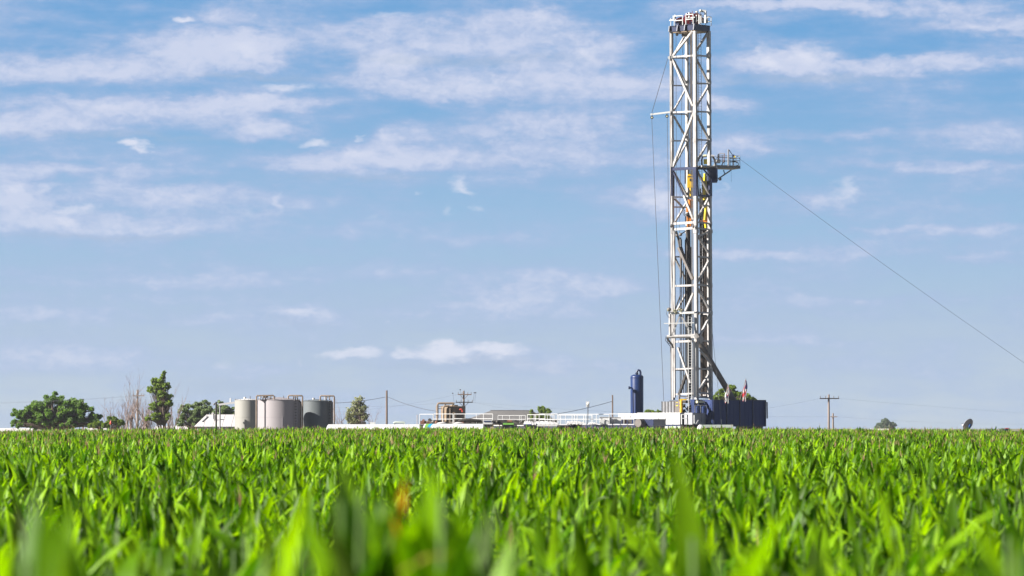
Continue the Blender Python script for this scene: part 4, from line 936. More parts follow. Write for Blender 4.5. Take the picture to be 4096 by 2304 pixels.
# pale roofed shed left of the tanks
g = thing('shed', 'low shed with a pale pinkish roof left of the storage tanks', 'shed', ground(870, 515))
s = 512
def q_(x, y, ss): return at(x, y, ss)
V = [q_(776, 1706, s-2), q_(960, 1706, s-2), q_(960, 1658, s+4), q_(826, 1658, s+4), q_(790, 1706, s+14), q_(960, 1706, s+14)]
b = MB(); b.add(V, [(0, 1, 2, 3), (0, 3, 4), (3, 2, 5, 4), (0, 4, 5, 1)], BARNW)
b.build('roof', g)
zz_ = V[0].z; b = MB(); b.hexa(Vector((V[0].x+.4, s-1.6, 0)), (V[1].x-V[0].x-.5, 0, 0), (0, 15, 0), (0, 0, zz_-.02), TARP); b.build('wall', g)
b = MB(); p = q_(852, 1668, s+1); b.tube(p-UZ*.3, p+UZ*.45, .16, WHITE, n=10); b.lathe(p.x, p.y, [(.26, p.z+.45), (0, p.z+.65)], WHITE, n=12); p = q_(860, 1672, s+1); b.tube(p-UZ*.3, p+UZ*.4, .08, GREYP, n=8); b.build('roof_vent', g)
b = MB(); 
for i in range(1, 5):
    t = i/5; p0 = V[0].lerp(V[1], t); p1 = V[3].lerp(V[2], (t*184-50*0)/184) if False else None
    x_ = V[0].x+(V[1].x-V[0].x)*t; xt = max(x_, V[3].x); k = (x_-V[0].x)/(V[3].x-V[0].x); top = V[3] if k >= 1 else V[0].lerp(V[3], k)
    b.bar(Vector((x_, V[0].y-.02, V[0].z+.02)), Vector((x_, top.y-.02, top.z+.03)), .03, .015, BARNW)
b.build('roof_seam', g)
b = MB(); a0, a1 = V[0].lerp(V[3], .35), V[0].lerp(V[3], .8); b.bar(a0+UZ*.05+Vector((.5, 0, 0)), a1+UZ*.05+Vector((.5, 0, 0)), .14, .1, GREYP); b.build('roof_strip', g)

# ------------------------------------------------------------------ poles and wires
def pole(name, label, px, ytop, s, r=.16, m=WOOD, arms=(), extra=None, ins=True, group=None, cat='utility pole', tilt=0):
    g = thing(name, label, cat, ground(px, s), group); p0 = ground(px, s); p1 = at(px+tilt, ytop, s)
    MB().tube(p0, p1, r, m, r1=r*.75, n=10).build('pole', g)
    for (y, x0, x1, mm, br) in arms:
        b = MB(); b.bar(at(x0, y, s-.25), at(x1, y, s-.25), .16, .14, mm)
        o = b.build('crossarm', g)
        if br: b = MB(); b.bar(at(px, y+br, s-.2), at(px+(x0-px)*.55, y+1, s-.25), .06, .06, mm); b.bar(at(px, y+br, s-.2), at(px+(x1-px)*.55, y+1, s-.25), .06, .06, mm); b.build('arm_brace', g)
        if ins:
            for t in (.03, .3, .72, .97):
                p = at(x0+(x1-x0)*t, y, s-.25); MB().tube(p, p+UZ*.35, .055, GREYP, n=6).build('insulator', o)
    return g
pole('utility_pole', 'tall wooden pole with one crossarm standing alone far right', 3315, 1578, 520, .17, PWOOD, [(1594, 3279, 3356, DARK, 0)])
pole('utility_pole', 'short pole with a stub arm beside the tall lone pole', 3332, 1653, 560, .16, PWOOD, [(1667, 3322, 3349, PWOOD, 0)], ins=False)
pole('utility_pole', 'wooden pole with a crossarm among the bare dead trees', 550, 1559, 590, .19, PWOOD, [(1583, 532, 577, PWOOD, 0)])
pole('utility_pole', 'dark pole top with a crossarm behind the big leafy tree', 332, 1595, 640, .16, WOOD, [(1613, 332, 350, DARK, 0)], ins=False)
pole('wooden_post', 'thick bare wooden post right of the small airy tree', 1547, 1562, 500, .155, WOOD, cat='post')
pole('wooden_post', 'bare wooden post left of the navy blue vessel', 2450, 1580, 500, .12, WOOD, cat='post')
g = pole('utility_pole', 'pole with two crossarms behind the tan tank', 1855, 1563, 560, .17, WOOD, [(1578, 1831, 1886, WOOD, 22), (1609, 1823, 1891, DARK, 20)])
for x_, y_ in ((1811, 1574), (1841, 1560), (1897, 1572), (1903, 1572)):
    b = MB(); b.tube(at(x_, y_, 560), at(x_+5 if x_ < 1855 else x_-4, 1606, 560), .02, CABLE, n=4); b.ball(at(x_, y_-1, 560), .1, DARK, n=6); b.build('dropper_wire', g)
g = thing('lamp_post', 'short dark post with a curved lamp arm in front of the shed', 'lamp post', ground(865, 490))
b = MB(); b.tube(ground(865, 490), at(865, 1607, 490), .12, DARK, n=10); b.build('pole', g)
MB().bar(at(865, 1611, 490), at(856, 1616, 490), .12, .1, DARK).ball(at(856, 1617, 490), .14, GREYP).build('lamp_head', g)
def wire(p0, p1, sag, label, r=.009, group='overhead wires'): return sagline('overhead_wire', p0, p1, sag, r, label, group=group, n=16, cat='wire')
wire(at(-700, 1600, 640), at(532, 1583, 590), .8, 'upper wire running from the left edge to the crossarm in the dead trees'); wire(at(-700, 1612, 640), at(577, 1583, 590), .7, 'lower wire running from the left edge to the crossarm in the dead trees')
wire(at(577, 1580, 590), at(1831, 1577, 560), 2.8, 'upper wire from the dead trees to the pole behind the tan tank'); wire(at(532, 1583, 590), at(1823, 1609, 560), 1.2, 'lower wire from the dead trees to the pole behind the tan tank')
wire(at(1891, 1609, 560), at(3279, 1594, 520), 2.6, 'wire from the pole behind the tan tank to the lone pole'); wire(at(3357, 1594, 520), at(4900, 1690, 700), .5, 'wire from the lone pole down to the right edge', .007)
wire(at(3349, 1667, 560), at(5000, 1650, 700), 1.6, 'faint wire from the short pole to the right edge', .007); wire(at(1891, 1609, 560), at(3322, 1667, 560), .6, 'faint wire from the double crossarm pole to the short pole', .007)
wire(at(1542, 1588, 500), at(1340, 1612, 500), .15, 'dark wire from the thick post down left to the tanks', .03); wire(at(1552, 1588, 500), at(1752, 1646, 470), .25, 'dark wire from the thick post down to the tan tank', .03)
wire(at(2446, 1606, 500), at(2200, 1660, 480), .15, 'dark wire from the thin post down left to the handrails', .03)

# ------------------------------------------------------------------ tan tank
c = at(1813, 1625, 478); r = 49/F*478
g = thing('tan_tank', 'tan round tank with brown pipes and a red valve', 'tank', (c.x, c.y, 0)); zt_ = zat(1627, 478)
MB().lathe(c.x, c.y, [(r, 0), (r, zt_), (r*1.01, zt_), (r*1.01, zt_+.04), (0, zt_+.12)], TAN, n=48).build('shell', g)
MB().tube((c.x+.1, c.y-.3, zt_), (c.x+.1, c.y-.3, zt_+.22), .5, TAN, n=20).build('hatch', g)
P = lambda x, y: at(x, y, 476.2)
b = MB(); b.path([Vector((P(1750, 1700).x, 476.2, 0)), P(1750, 1620), P(1752, 1614), P(1758, 1613), P(1812, 1613), P(1818, 1615)], .13, TPIPE, n=10); b.tube(P(1783, 1614), P(1778, 1622), .1, TPIPE, n=8); b.tube(P(1812, 1615), P(1808, 1624), .1, TPIPE, n=8); b.build('pipe', g)
b = MB(); b.path([Vector((P(1746, 1700).x, 476.9, 0)), at(1746, 1626, 476.9), at(1749, 1621, 476.9)], .08, TPIPE, n=8); b.build('pipe', g)
b = MB(); b.path([Vector((P(1773, 1700).x, 476.0, 0)), P(1773, 1634), P(1775, 1626), P(1782, 1624), P(1798, 1623)], .13, TPIPE, n=10); b.bar(P(1755, 1635), P(1772, 1634), .1, .1, TPIPE); b.bar(P(1755, 1626), P(1772, 1625), .06, .06, TPIPE); b.build('pipe', g)
b = MB(); b.tube(Vector((P(1801, 1700).x, 476.1, 0)), P(1801, 1633), .08, TPIPE, n=8); b.build('pipe', g)
b = MB(); b.path([at(1838, 1640, 476.0), at(1845, 1637, 476.0), at(1849, 1641, 476), at(1850, 1648, 476)], .12, VRED, n=10); b.build('red_valve', g)
# ------------------------------------------------------------------ house behind the pad
g = thing('house', 'low house with a wide grey hipped roof behind the handrails', 'house', ground(2040, 640)); s = 640
V = [at(1855, 1682, s-3), at(2240, 1682, s-3), at(2118, 1643, s+5), at(1962, 1643, s+5), at(1872, 1684, s+13), at(2222, 1684, s+13)]
MB().add(V, [(0, 1, 2, 3), (0, 3, 4), (1, 5, 2), (3, 2, 5, 4)], ROOF).build('roof', g)
MB().hexa((V[0].x+.5, s-2.4, 0), (V[1].x-V[0].x-1, 0, 0), (0, 14, 0), (0, 0, V[0].z-.02), BRICK).build('wall', g)
MB().bar(V[3]+UZ*.05, V[2]+UZ*.05, .3, .12, ROOF).build('ridge_cap', g)
for k in (.2, .5, .8):
    p = Vector((V[0].x+(V[1].x-V[0].x)*k, s-2.5, 1.0)); o = MB().hexa(p, (1.4, 0, 0), (0, .08, 0), (0, 0, 1.1), WHITE).build('window_frame', g); MB().hexa(p+Vector((.1, -.02, .1)), (1.2, 0, 0), (0, .03, 0), (0, 0, .9), HOUSEG).build('pane', o)

# ------------------------------------------------------------------ handrails and mud tanks
def handrail(label, xs, ytop, ybot, s, ds=0.0, mid=True, m=CLEANW, r=.038):
    """section of tubular handrail; ds = how much farther its left end stands"""
    n_ = len(xs); S_ = lambda x: s+ds*(xs[-1]-x)/max(1, xs[-1]-xs[0])
    g = thing('handrail', label, 'handrail', at((xs[0]+xs[-1])/2, ybot, s+ds/2), 'white handrails along the mud tanks')
    for x in xs: MB().tube(at(x, ybot, S_(x)), at(x, ytop, S_(x)), r*1.15, m, n=6).build('post', g)
    MB().tube(at(xs[0], ytop, S_(xs[0])), at(xs[-1], ytop, S_(xs[-1])), r, m, n=6).build('top_rail', g)
    if mid: ym = ytop+(ybot-ytop)*.5; MB().tube(at(xs[0], ym, S_(xs[0])), at(xs[-1], ym, S_(xs[-1])), r, m, n=6).build('mid_rail', g)
    # a short leg below the deck carries the first and last posts
    return g
handrail('two-bay handrail at the far left end with a bent post', (1667, 1671), 1660, 1698, 468, mid=False, m=LGREY)
handrail('open handrail left of the tan tank over the brown machinery', (1679, 1733), 1657, 1698, 466, 1.5, mid=False)
handrail('handrail in front of the left half of the tan tank', (1735, 1772, 1812), 1656, 1697, 465, 1.5)
handrail('handrail from the tan tank to the white cube', (1816, 1861, 1906, 1934, 1971), 1656, 1694, 466, 3)
handrail('thin grey handrail in front of the house roof', (1992, 2010, 2038, 2078, 2085, 2102), 1662, 1693, 472, 2, r=.028)
handrail('bright handrail right above the green box', (2110, 2137, 2143, 2157, 2180), 1659, 1692, 468, 2)
handrail('short bright handrail in front of the small tree', (2157, 2230), 1656, 1700, 463, 1)
handrail('handrail of slim posts behind the bright short one', (2181, 2190, 2201, 2212, 2217), 1660, 1694, 469, 1.5, r=.03)
handrail('long handrail left of the flood light post', (2236, 2243, 2289, 2299, 2309, 2335, 2343), 1657, 1697, 463, 3)
handrail('rear handrail behind the flood light post', (2230, 2262, 2300, 2366, 2370), 1661, 1694, 468, 3, r=.03)
handrail('handrail between the light post and the white boxes', (2343, 2386, 2437), 1657, 1697, 462, 2)
handrail('handrail over the rusty drums and grey boxes', (2438, 2496, 2536), 1656, 1697, 461, 2)
g = thing('mud_tank', 'long low navy mud tank deck under the right handrails', 'mud tank', ground(2385, 464))
def deck(g, x0, x1, y, s, ds, depth, m, topm, ybot=None, parent_name='tank_body'):
    p0, p1 = at(x0, y, s+ds), at(x1, y, s); z = p1.z; a = Vector((p0.x-p1.x, p0.y-p1.y, 0)); n_ = Vector((-a.y, a.x, 0)).normalized(); n_ = n_ if n_.y > 0 else -n_
    MB().hexa(Vector((p1.x, p1.y, 0)), a, n_*depth, (0, 0, z), m).build(parent_name, g)
    MB().hexa(Vector((p1.x, p1.y, z+.004))-n_*.08, a, n_*(depth+.08), (0, 0, .12), topm).build('deck_edge', g)
deck(g, 2232, 2538, 1700, 461.5, 6, 3.0, NAVY, LGREY)
g = thing('mud_tank', 'navy and white mud tank section below the small tree', 'mud tank', ground(2100, 466)); deck(g, 1976, 2228, 1704, 463, 5, 3.2, NAVY, WHITE)
for x0, x1 in ((2148, 2191), (2194, 2229)): MB().hexa(at(x0, 1705, 461.8), ((x1-x0)/33.2, 0, 0), (0, .3, 0), (0, 0, .22), CLEANW).build('white_beam', g)
g = thing('mud_tank', 'low deck with brown machinery below the tan tank', 'mud tank', ground(1820, 469)); deck(g, 1665, 1925, 1699, 468, 3, 3.0, DARK, GREYP)

def frac_tank(label, x0, x1, ytop, s, swoosh=False):
    r = 1.35; c0, c1 = at(x0, ytop, s), at(x1, ytop, s); z = c0.z-r
    g = thing('tank_trailer', label, 'tank trailer', Vector(((c0.x+c1.x)/2, s, 0)), 'long white tank trailers along the corn')
    prof = [(-.0, .35), (.12, .75), (.35, 1.0)]; L = c1.x-c0.x
    pts = [Vector((c0.x+t, s, z)) for t, _ in prof]+[Vector((c1.x-t, s, z)) for t, _ in prof[::-1]]; rr = [r*k for _, k in prof]+[r*k for _, k in prof[::-1]]
    MB().path(pts, rr, CLEANW, n=32).build('tank_shell', g)
    b = MB()
    for k in (.12, .5, .88): x = c0.x+L*k; b.hexa((x-.15, s-1.1, .9), (.3, 0, 0), (0, 2.2, 0), (0, 0, z-r*.75-.9), GREYP)
    b.hexa((c0.x+.3, s-.9, .75), (L-.6, 0, 0), (0, 1.8, 0), (0, 0, .15), GREYP); b.build('frame', g)
    for x in (c1.x-1.4, c1.x-2.6, c0.x+1.5):
        for sd in (-1.05, 1.05): b = MB(); b.disc((x, s+sd, .5), (0, 1, 0), .5, .28, BLACK, n=20, hub=GREYP); b.build('wheel', g)
    return g, z, r, c0, c1
g, z, r, c0, c1 = frac_tank('long white tank trailer below the thick wooden post', 1302, 1690, 1697, 448)
MB().hexa(at(1449, 1699, 448), (.42, 0, 0), (0, .5, 0), (0, 0, .34), DARK).build('hatch_box', g)
b = MB(); b.hexa(at(1480, 1699, 448), (.62, 0, 0), (0, .6, 0), (0, 0, .30), CLEANW); b.build('hatch_cover', g)
b = MB(); b.path([at(1574, 1694, 448), at(1580, 1690, 448), at(1614, 1690, 448), at(1620, 1694, 448)], .14, PGREEN, n=10); b.bar(at(1578, 1698, 448), at(1578, 1692, 448), .1, .1, GREYST); b.bar(at(1616, 1698, 448), at(1616, 1692, 448), .1, .1, GREYST); b.build('hatch_handle', g)
g, z, r, c0, c1 = frac_tank('long white tank trailer with green and blue stripes on its end', 1688, 1945, 1695, 446)
# painted stripes on the shell near its left end
def stripe(x0a, x1a, slant, m, off):
    vs = []; n_ = 10
    for j in range(n_+1):
        a_ = math.pi*.5+math.pi*.55*j/n_; dx = -slant*j/n_
        for xx in (x0a, x1a): vs.append((xx+dx, 446-math.cos(a_-math.pi*.5+0)*0-(r+off)*math.sin(a_-math.pi*.5), z+(r+off)*math.cos(a_-math.pi*.5)))
    fs = [(2*j, 2*j+1, 2*j+3, 2*j+2) for j in range(n_)]; MB().add(vs, fs, m, True).build('painted_stripe', g)
stripe(c0.x+.55, c0.x+.95, .5, GREENP, .006); stripe(c0.x+1.0, c0.x+1.35, .8, CYANP, .009)
b = MB(); b.tube((c0.x+6.4, 444.3, z+.5), (c0.x+6.9, 444.3, z+.1), .06, GREYST, n=6); b.build('side_fitting', g)
# machinery on the decks
def junk(name, label, cat, items, loc, group=None):
    g = thing(name, label, cat, loc, group)
    for nm, fn in items:
        b = MB(); fn(b); b.build(nm, g)
    return g
D = 466
junk('mud_pump', 'rusty brown pump machinery at the left end of the deck', 'pump', [
 ('skid', lambda b: b.hexa(at(1681, 1697, D), (2.6, 0, 0), (0, 1.2, 0), (0, 0, .42), RUST)),
 ('fluid_end', lambda b: [b.hexa(at(1724, 1697, D), (1.3, 0, 0), (0, 1.2, 0), (0, 0, .5), DARK), b.ball(at(1733, 1689, D), .28, GREYST), b.ball(at(1745, 1692, D), .3, RUST)]),
 ('pulley', lambda b: [b.disc(at(1694, 1682, D), (.2, 1, 0), .16, .2, RUST), b.disc(at(1719, 1680, D), (.2, 1, 0), .2, .2, DARK)]),
 ('pipe', lambda b: b.path([at(1706, 1690, D-.3), at(1712, 1685, D-.3), at(1722, 1688, D-.3), at(1728, 1695, D-.3)], .1, TPIPE))], at(1715, 1697, D))
for px_, lab in ((1766, 'white dished lid on the deck in front of the tan tank'), (1834, 'flat white lid on the deck below the red valve')):
    g = thing('vent_lid', lab, 'lid', at(px_, 1697, 463.6)); p = at(px_, 1692, 463.6); MB().lathe(p.x, p.y, [(.02, p.z+.12), (.35, p.z+.08), (.6, p.z-.02), (.58, p.z-.08), (0, p.z-.08)], TARP, n=24).build('cover', g); MB().tube(p-UZ*.35, p-UZ*.06, .12, DARK, n=10).build('stem', g)
junk('agitator_motor', 'grey and brown motors between the tan tank and the white cube', 'motor', [
 ('motor', lambda b: [b.tube(at(1775+i*22, 1694, D+1.2), at(1789+i*22, 1694, D+1.2), .22, rnd.choice([GREYST, RUST, DARK, DARK]), n=12) for i in range(6)]),
 ('gearbox', lambda b: [b.hexa(at(1820+i*24, 1698, D+1.4), (.62, 0, 0), (0, .5, 0), (0, 0, rnd.uniform(.3, .6)), rnd.choice([GREYST, DARK, DARK])) for i in range(4)])], at(1840, 1698, D+1))
junk('dark_tarp', 'dark sheet stretched low behind the handrail right of the tan tank', 'tarp', [('sheet', lambda b: b.path([at(1832, 1685, D+.6), at(1850, 1681, D+.6), at(1880, 1681, D+.6), at(1905, 1683, D+.6), at(1925, 1683, D+.6)], [.12, .2, .24, .2, .1], DARK))], at(1880, 1690, D+.6))
junk('white_cabinet', 'white cube cabinet between the two handrails by the tank trailer', 'cabinet', [('cabinet_body', lambda b: b.hexa(at(1931, 1697, 462), (1.1, 0, 0), (0, 1, 0), (0, 0, .5), CLEANW)), ('control_panel', lambda b: b.hexa(at(1935, 1687, 461.94), (.85, 0, 0), (0, .05, 0), (0, 0, .12), BLUE)), ('foot', lambda b: b.hexa(at(1934, 1702, 462.2), (1, 0, 0), (0, .8, 0), (0, 0, .14), DARK))], at(1948, 1700, 462))
junk('shale_shaker', 'dark machinery cluster left of the green box', 'machinery', [
 ('frame', lambda b: [b.hexa(at(1968, 1700, D), (1.1, 0, 0), (0, 1, 0), (0, 0, .42), GREYST), b.bar(at(1966, 1685, D), at(2028, 1682, D), .3, .18, DARK), b.bar(at(1972, 1690, D), at(2000, 1683, D), .2, .12, NAVY)]),
 ('motor', lambda b: [b.tube(at(2002, 1692, D), at(2022, 1692, D), .25, DARK, n=12), b.tube(at(2028, 1686, D), at(2048, 1687, D), .2, RUST, n=12), b.ball(at(1990, 1688, D-.2), .24, DARK)])], at(1995, 1702, D))
junk('shale_shaker', 'green box machine with a tilted dark chute beside it', 'machinery', [
 ('hopper', lambda b: [b.hexa(at(2012, 1699, 463), (1.3, 0, 0), (0, .8, 0), (0, 0, .22), GREENP), b.hexa(at(2012, 1704, 463.2), (1.3, 0, 0), (0, .8, 0), (0, 0, .15), DARK)]),
 ('chute', lambda b: [b.bar(at(2052, 1686, 464), at(2072, 1697, 464), .9, .12, GREYST), b.bar(at(2060, 1682, 465), at(2086, 1690, 465), .3, .15, DARK), b.tube(at(2076, 1684, 464), at(2094, 1699, 464), .07, GREYST)])], at(2045, 1702, 463))
def tarp(label, x0, x1, y0, y1, s, m=TARP):
    g = thing('tarpaulin', label, 'tarpaulin', at((x0+x1)/2, y1, s)); nx, ny = 16, 5; vs = []; b = MB()
    for j in range(ny+1):
        for i in range(nx+1):
            u, v = i/nx, j/ny; p = at(x0+(x1-x0)*u, y1+(y0-y1)*(math.sin(math.pi*min(1, v*1.0)*.5))*(.55+.45*math.sin(u*3.0+.4))*(1 if 0 < i < nx else .2), s+v*2.2); vs.append(p+Vector((0, 0, .05*math.sin(i*2.1+j))))
    b.add(vs, [(j*(nx+1)+i, j*(nx+1)+i+1, (j+1)*(nx+1)+i+1, (j+1)*(nx+1)+i) for j in range(ny) for i in range(nx)], m, True); b.build('sheet', g)
    MB().hexa(at(x0+6, y1+3, s+.4), ((x1-x0-12)/33.2, 0, 0), (0, 1.4, 0), (0, 0, .14), GREYST).build('pallet', g)
tarp('white crumpled tarp over gear below the small tree', 2094, 2146, 1684, 1699, 463.0); tarp('long low white tarp behind the short bright handrail', 2140, 2236, 1684, 1698, 464.5)
tarp('white tarp mound left of the flood light post', 2265, 2345, 1684, 1697, 465.5); tarp('flat white tarp right of the flood light post', 2352, 2392, 1690, 1697, 465.5)
MB_ = MB().tube(at(2095, 1699, 462.6), at(2126, 1699, 462.4), .08, BLUE, n=8).build('blue_hose'); tag(MB_, 'blue hose lying on the deck below the crumpled tarp', 'hose')
panelb = lambda label, x0, x1, y0, y1, s, m: (lambda g: (MB().hexa(at(x0, y1, s), ((x1-x0)/F*s, 0, 0), (0, 1.2, 0), (0, 0, (y1-y0)/F*s), m).build('box_body', g), MB().hexa(at(x0+2, y1, s-.03), ((x1-x0-4)/F*s, 0, 0), (0, .03, 0), (0, 0, (y1-y0)/F*s*.45), m).build('door_panel', g), MB().hexa(at(x0-1, y0, s-.04), ((x1-x0+2)/F*s, 0, 0), (0, 1.28, 0), (0, 0, .05), m).build('lid', g)))(thing('equipment_box', label, 'box', at((x0+x1)/2, y1, s)))
panelb('bright white box on the deck right of the light post', 2399, 2436, 1669, 1697, 463.5, CLEANW)
panelb('pale grey box just right of the bright white box', 2440, 2456, 1669, 1696, 464, LGREY); panelb('pale box with a white side left of the rusty drums', 2457, 2485, 1670, 1695, 463.5, WHITE)
for i, (x_, lab) in enumerate(((2498, 'left of the two rusty drums behind the handrail'), (2519, 'right of the two rusty drums behind the handrail'))):
    g = thing('steel_drum', lab, 'drum', at(x_, 1696, 464)); p = at(x_, 1695, 464.2); MB().tube(p+Vector((0, -.35, .26)), p+Vector((0, .5, .26)), .27, GREYST if i else RUST, n=18).build('drum_shell', g); MB().hexa(p+Vector((-.25, -.3, 0)), (.5, 0, 0), (0, .7, 0), (0, 0, .1), DARK).build('cradle', g)
g = thing('flood_light', 'flood light head on a thin dark post above the handrails', 'light', at(2351, 1697, 462)); MB().tube(at(2351, 1698, 462), at(2352, 1627, 462), .045, DARK, n=8).build('post', g)
o = MB().hexa(at(2344, 1628, 462), (.40, 0, 0), (0, .3, 0), (0, 0, .66), CLEANW).build('lamp_housing', g); MB().ball(at(2353, 1615, 461.9), .15, LAMPW).build('lens', o); MB().hexa(at(2349, 1628, 461.8), (.22, 0, 0), (0, .15, 0), (0, 0, .22), GREYP).build('ballast', g)
# tarped pile and grey trailer under the mast
g = thing('tarped_pile', 'rounded white tarped pile beside the grey flat trailer', 'tarp', ground(2790, 456)); b = MB(); prof = []
nx, ny = 14, 8; vs = []
for j in range(ny+1):
    for i in range(nx+1):
        u, v = i/nx, j/ny; xx = 2770+(2810-2770)*u; hgt = (math.sin(min(1, u*1.5)*math.pi/2))*(1-max(0, u-.9)*2)*math.sin(math.pi*(.08+.84*v))
        p = at(xx, 1699, 455+v*3); vs.append(Vector((p.x, p.y, hgt*zat(1699, 455)+.04*math.sin(i*1.7+j*2.3))))
b.add(vs, [(j*(nx+1)+i, j*(nx+1)+i+1, (j+1)*(nx+1)+i+1, (j+1)*(nx+1)+i) for j in range(ny) for i in range(nx)], TARP, True); b.build('cover', g)
g = thing('flat_trailer', 'low grey flat trailer in front of the navy windwall', 'trailer', ground(2868, 457)); MB().hexa(at(2806, 1711, 456), (3.75, 0, 0), (0, 2, 0), (0, 0, .36), PGREEN).build('trailer_bed', g)
for x_ in (2820, 2835, 2905): p = at(x_, 1715, 456.2); MB().disc((p.x, p.y, .5), (0, 1, 0), .5, .3, BLACK, hub=GREYP).build('wheel', g)
MB().hexa(Vector((at(2806, 1711, 456).x, 456.5, .9)), (3.6, 0, 0), (0, 1, 0), (0, 0, zat(1711, 456)-.9), DARK).build('chassis', g)
# marker, dish, dark post
g = thing('field_marker', 'small red pointed marker on a thin stake by the dead trees', 'marker', ground(443, 440)); MB().tube(ground(443, 440), at(443, 1697, 440), .035, GREYP, n=6).build('stake', g)
p = at(443, 1697, 440); MB().lathe(p.x, p.y, [(.13, p.z), (.14, p.z+.1), (.10, p.z+.28), (.02, p.z+.46)], VRED, n=12).build('cone', g)
g = thing('satellite_dish', 'grey satellite dish seen from behind with a blue patch', 'satellite dish', ground(3876, 452)); c = at(3877, 1702, 452); ax = Vector((-.55, .62, .42)).normalized()   # looks away to the left
u = ax.cross(UZ).normalized(); w = u.cross(ax).normalized() if True else None; vs = []; n_ = 28; kk = 5; rr_ = .76
for j in range(kk+1):
    for i in range(n_):
        a_ = 2*math.pi*i/n_; q = rr_*j/kk; vs.append(c+u*(q*math.cos(a_))+w*(q*math.sin(a_))+ax*(.42*(q/rr_)**2*.55))
fs = [(j*n_+i, j*n_+(i+1) % n_, (j+1)*n_+(i+1) % n_, (j+1)*n_+i) for j in range(kk) for i in range(n_)]
b = MB(); b.add(vs, fs, DISHM, True); b.add([v-ax*.03 for v in vs], [f[::-1] for f in fs], DISHM, True); rim = [vs[kk*n_+i] for i in range(n_)]+[vs[kk*n_]]; b.path(rim, .025, LGREY, n=6); b.build('reflector', g)
b = MB()
for i in range(12): a_ = 2*math.pi*i/12; d_ = u*math.cos(a_)+w*math.sin(a_); b.bar(c-ax*.04+d_*.1, c+d_*.5+ax*.06-ax*.05, .015, .02, GREYP); b.bar(c+d_*.5+ax*.05-ax*.05, c+d_*.74+ax*.17-ax*.0, .015, .02, GREYP)
b.build('rib', g)
b = MB(); pc = c-ax*.14+u*-.06; b.hexa(pc-u*.17-w*.2, u*.34, w*.42, -ax*.08, BLUEC); b.build('blue_cover', g)
b = MB(); b.tube(Vector((c.x, c.y, 0)), c-ax*.1-UZ*.2, .06, GREYST, n=8); b.bar(c-ax*.1-w*.1, c-UZ*.75-ax*.15, .07, .07, RUST); b.build('mast', g)
b = MB(); f_ = at(3849, 1699, 451.6); b.tube(c-UZ*.3+ax*.2, f_, .03, GREYP, n=6); b.tube(f_, f_-(ax*.25), .10, LGREY, r1=.14, n=10); b.bar(f_+UZ*.12, f_-UZ*.1, .12, .08, DARK); b.build('feed_horn', g)
g = thing('marker_post', 'short dark post poking above the corn at the far right', 'post', ground(4028, 445)); b = MB(); q = at(4022, 1726, 445); b.hexa(Vector((q.x, q.y, 0)), (.36, 0, 0), (0, .3, 0), (0, 0, zat(1713, 445)), NAVY); b.build('post_body', g); MB().bar(at(4021, 1713, 445), at(4035, 1713, 445), .34, .06, VRED).build('cap', g)

# ------------------------------------------------------------------ trees
def leafm(name, col, tr): return mat(name, col, .6, var=.35, scale=.35, transl=(*tr, .5))
LM = dict(dark=leafm('dark_tree_leaf', (.15,.26,.045), (.28,.50,.06)), mid=leafm('mid_tree_leaf', (.20,.30,.045), (.40,.56,.06)),
          willow=leafm('grey_green_leaf', (.22,.31,.12), (.34,.45,.16)), pale=leafm('pale_dry_leaf', (.42,.44,.24), (.42,.46,.2)), far=leafm('far_tree_leaf', (.20,.27,.17), (.24,.32,.18)))
def leafcloud(name, pts, size, m, parent, up=.3):
    n_ = len(pts); a = rng.normal(0, 1, (n_, 3)); a /= np.linalg.norm(a, axis=1, keepdims=True)
    bb = rng.normal(0, 1, (n_, 3)); bb[:, 2] *= .7; bb -= a*(a*bb).sum(1, keepdims=True); bb /= np.linalg.norm(bb, axis=1, keepdims=True)
    sz = size*rng.uniform(.6, 1.3, (n_, 1)); a = a*sz; bb = bb*sz*.6
    V = np.stack([pts-a, pts-bb, pts+a, pts+bb], 1).reshape(-1, 3)-np.array(ROOTLOC[parent.name])
    s_ = Soup(); s_.add(V, np.arange(n_*4).reshape(-1, 4), np.full(n_*4, .5), 0); me = s_.mesh(name, [m], smooth=False)
    o = bpy.data.objects.new(name, me); C.objects.link(o); o.parent = parent; return o
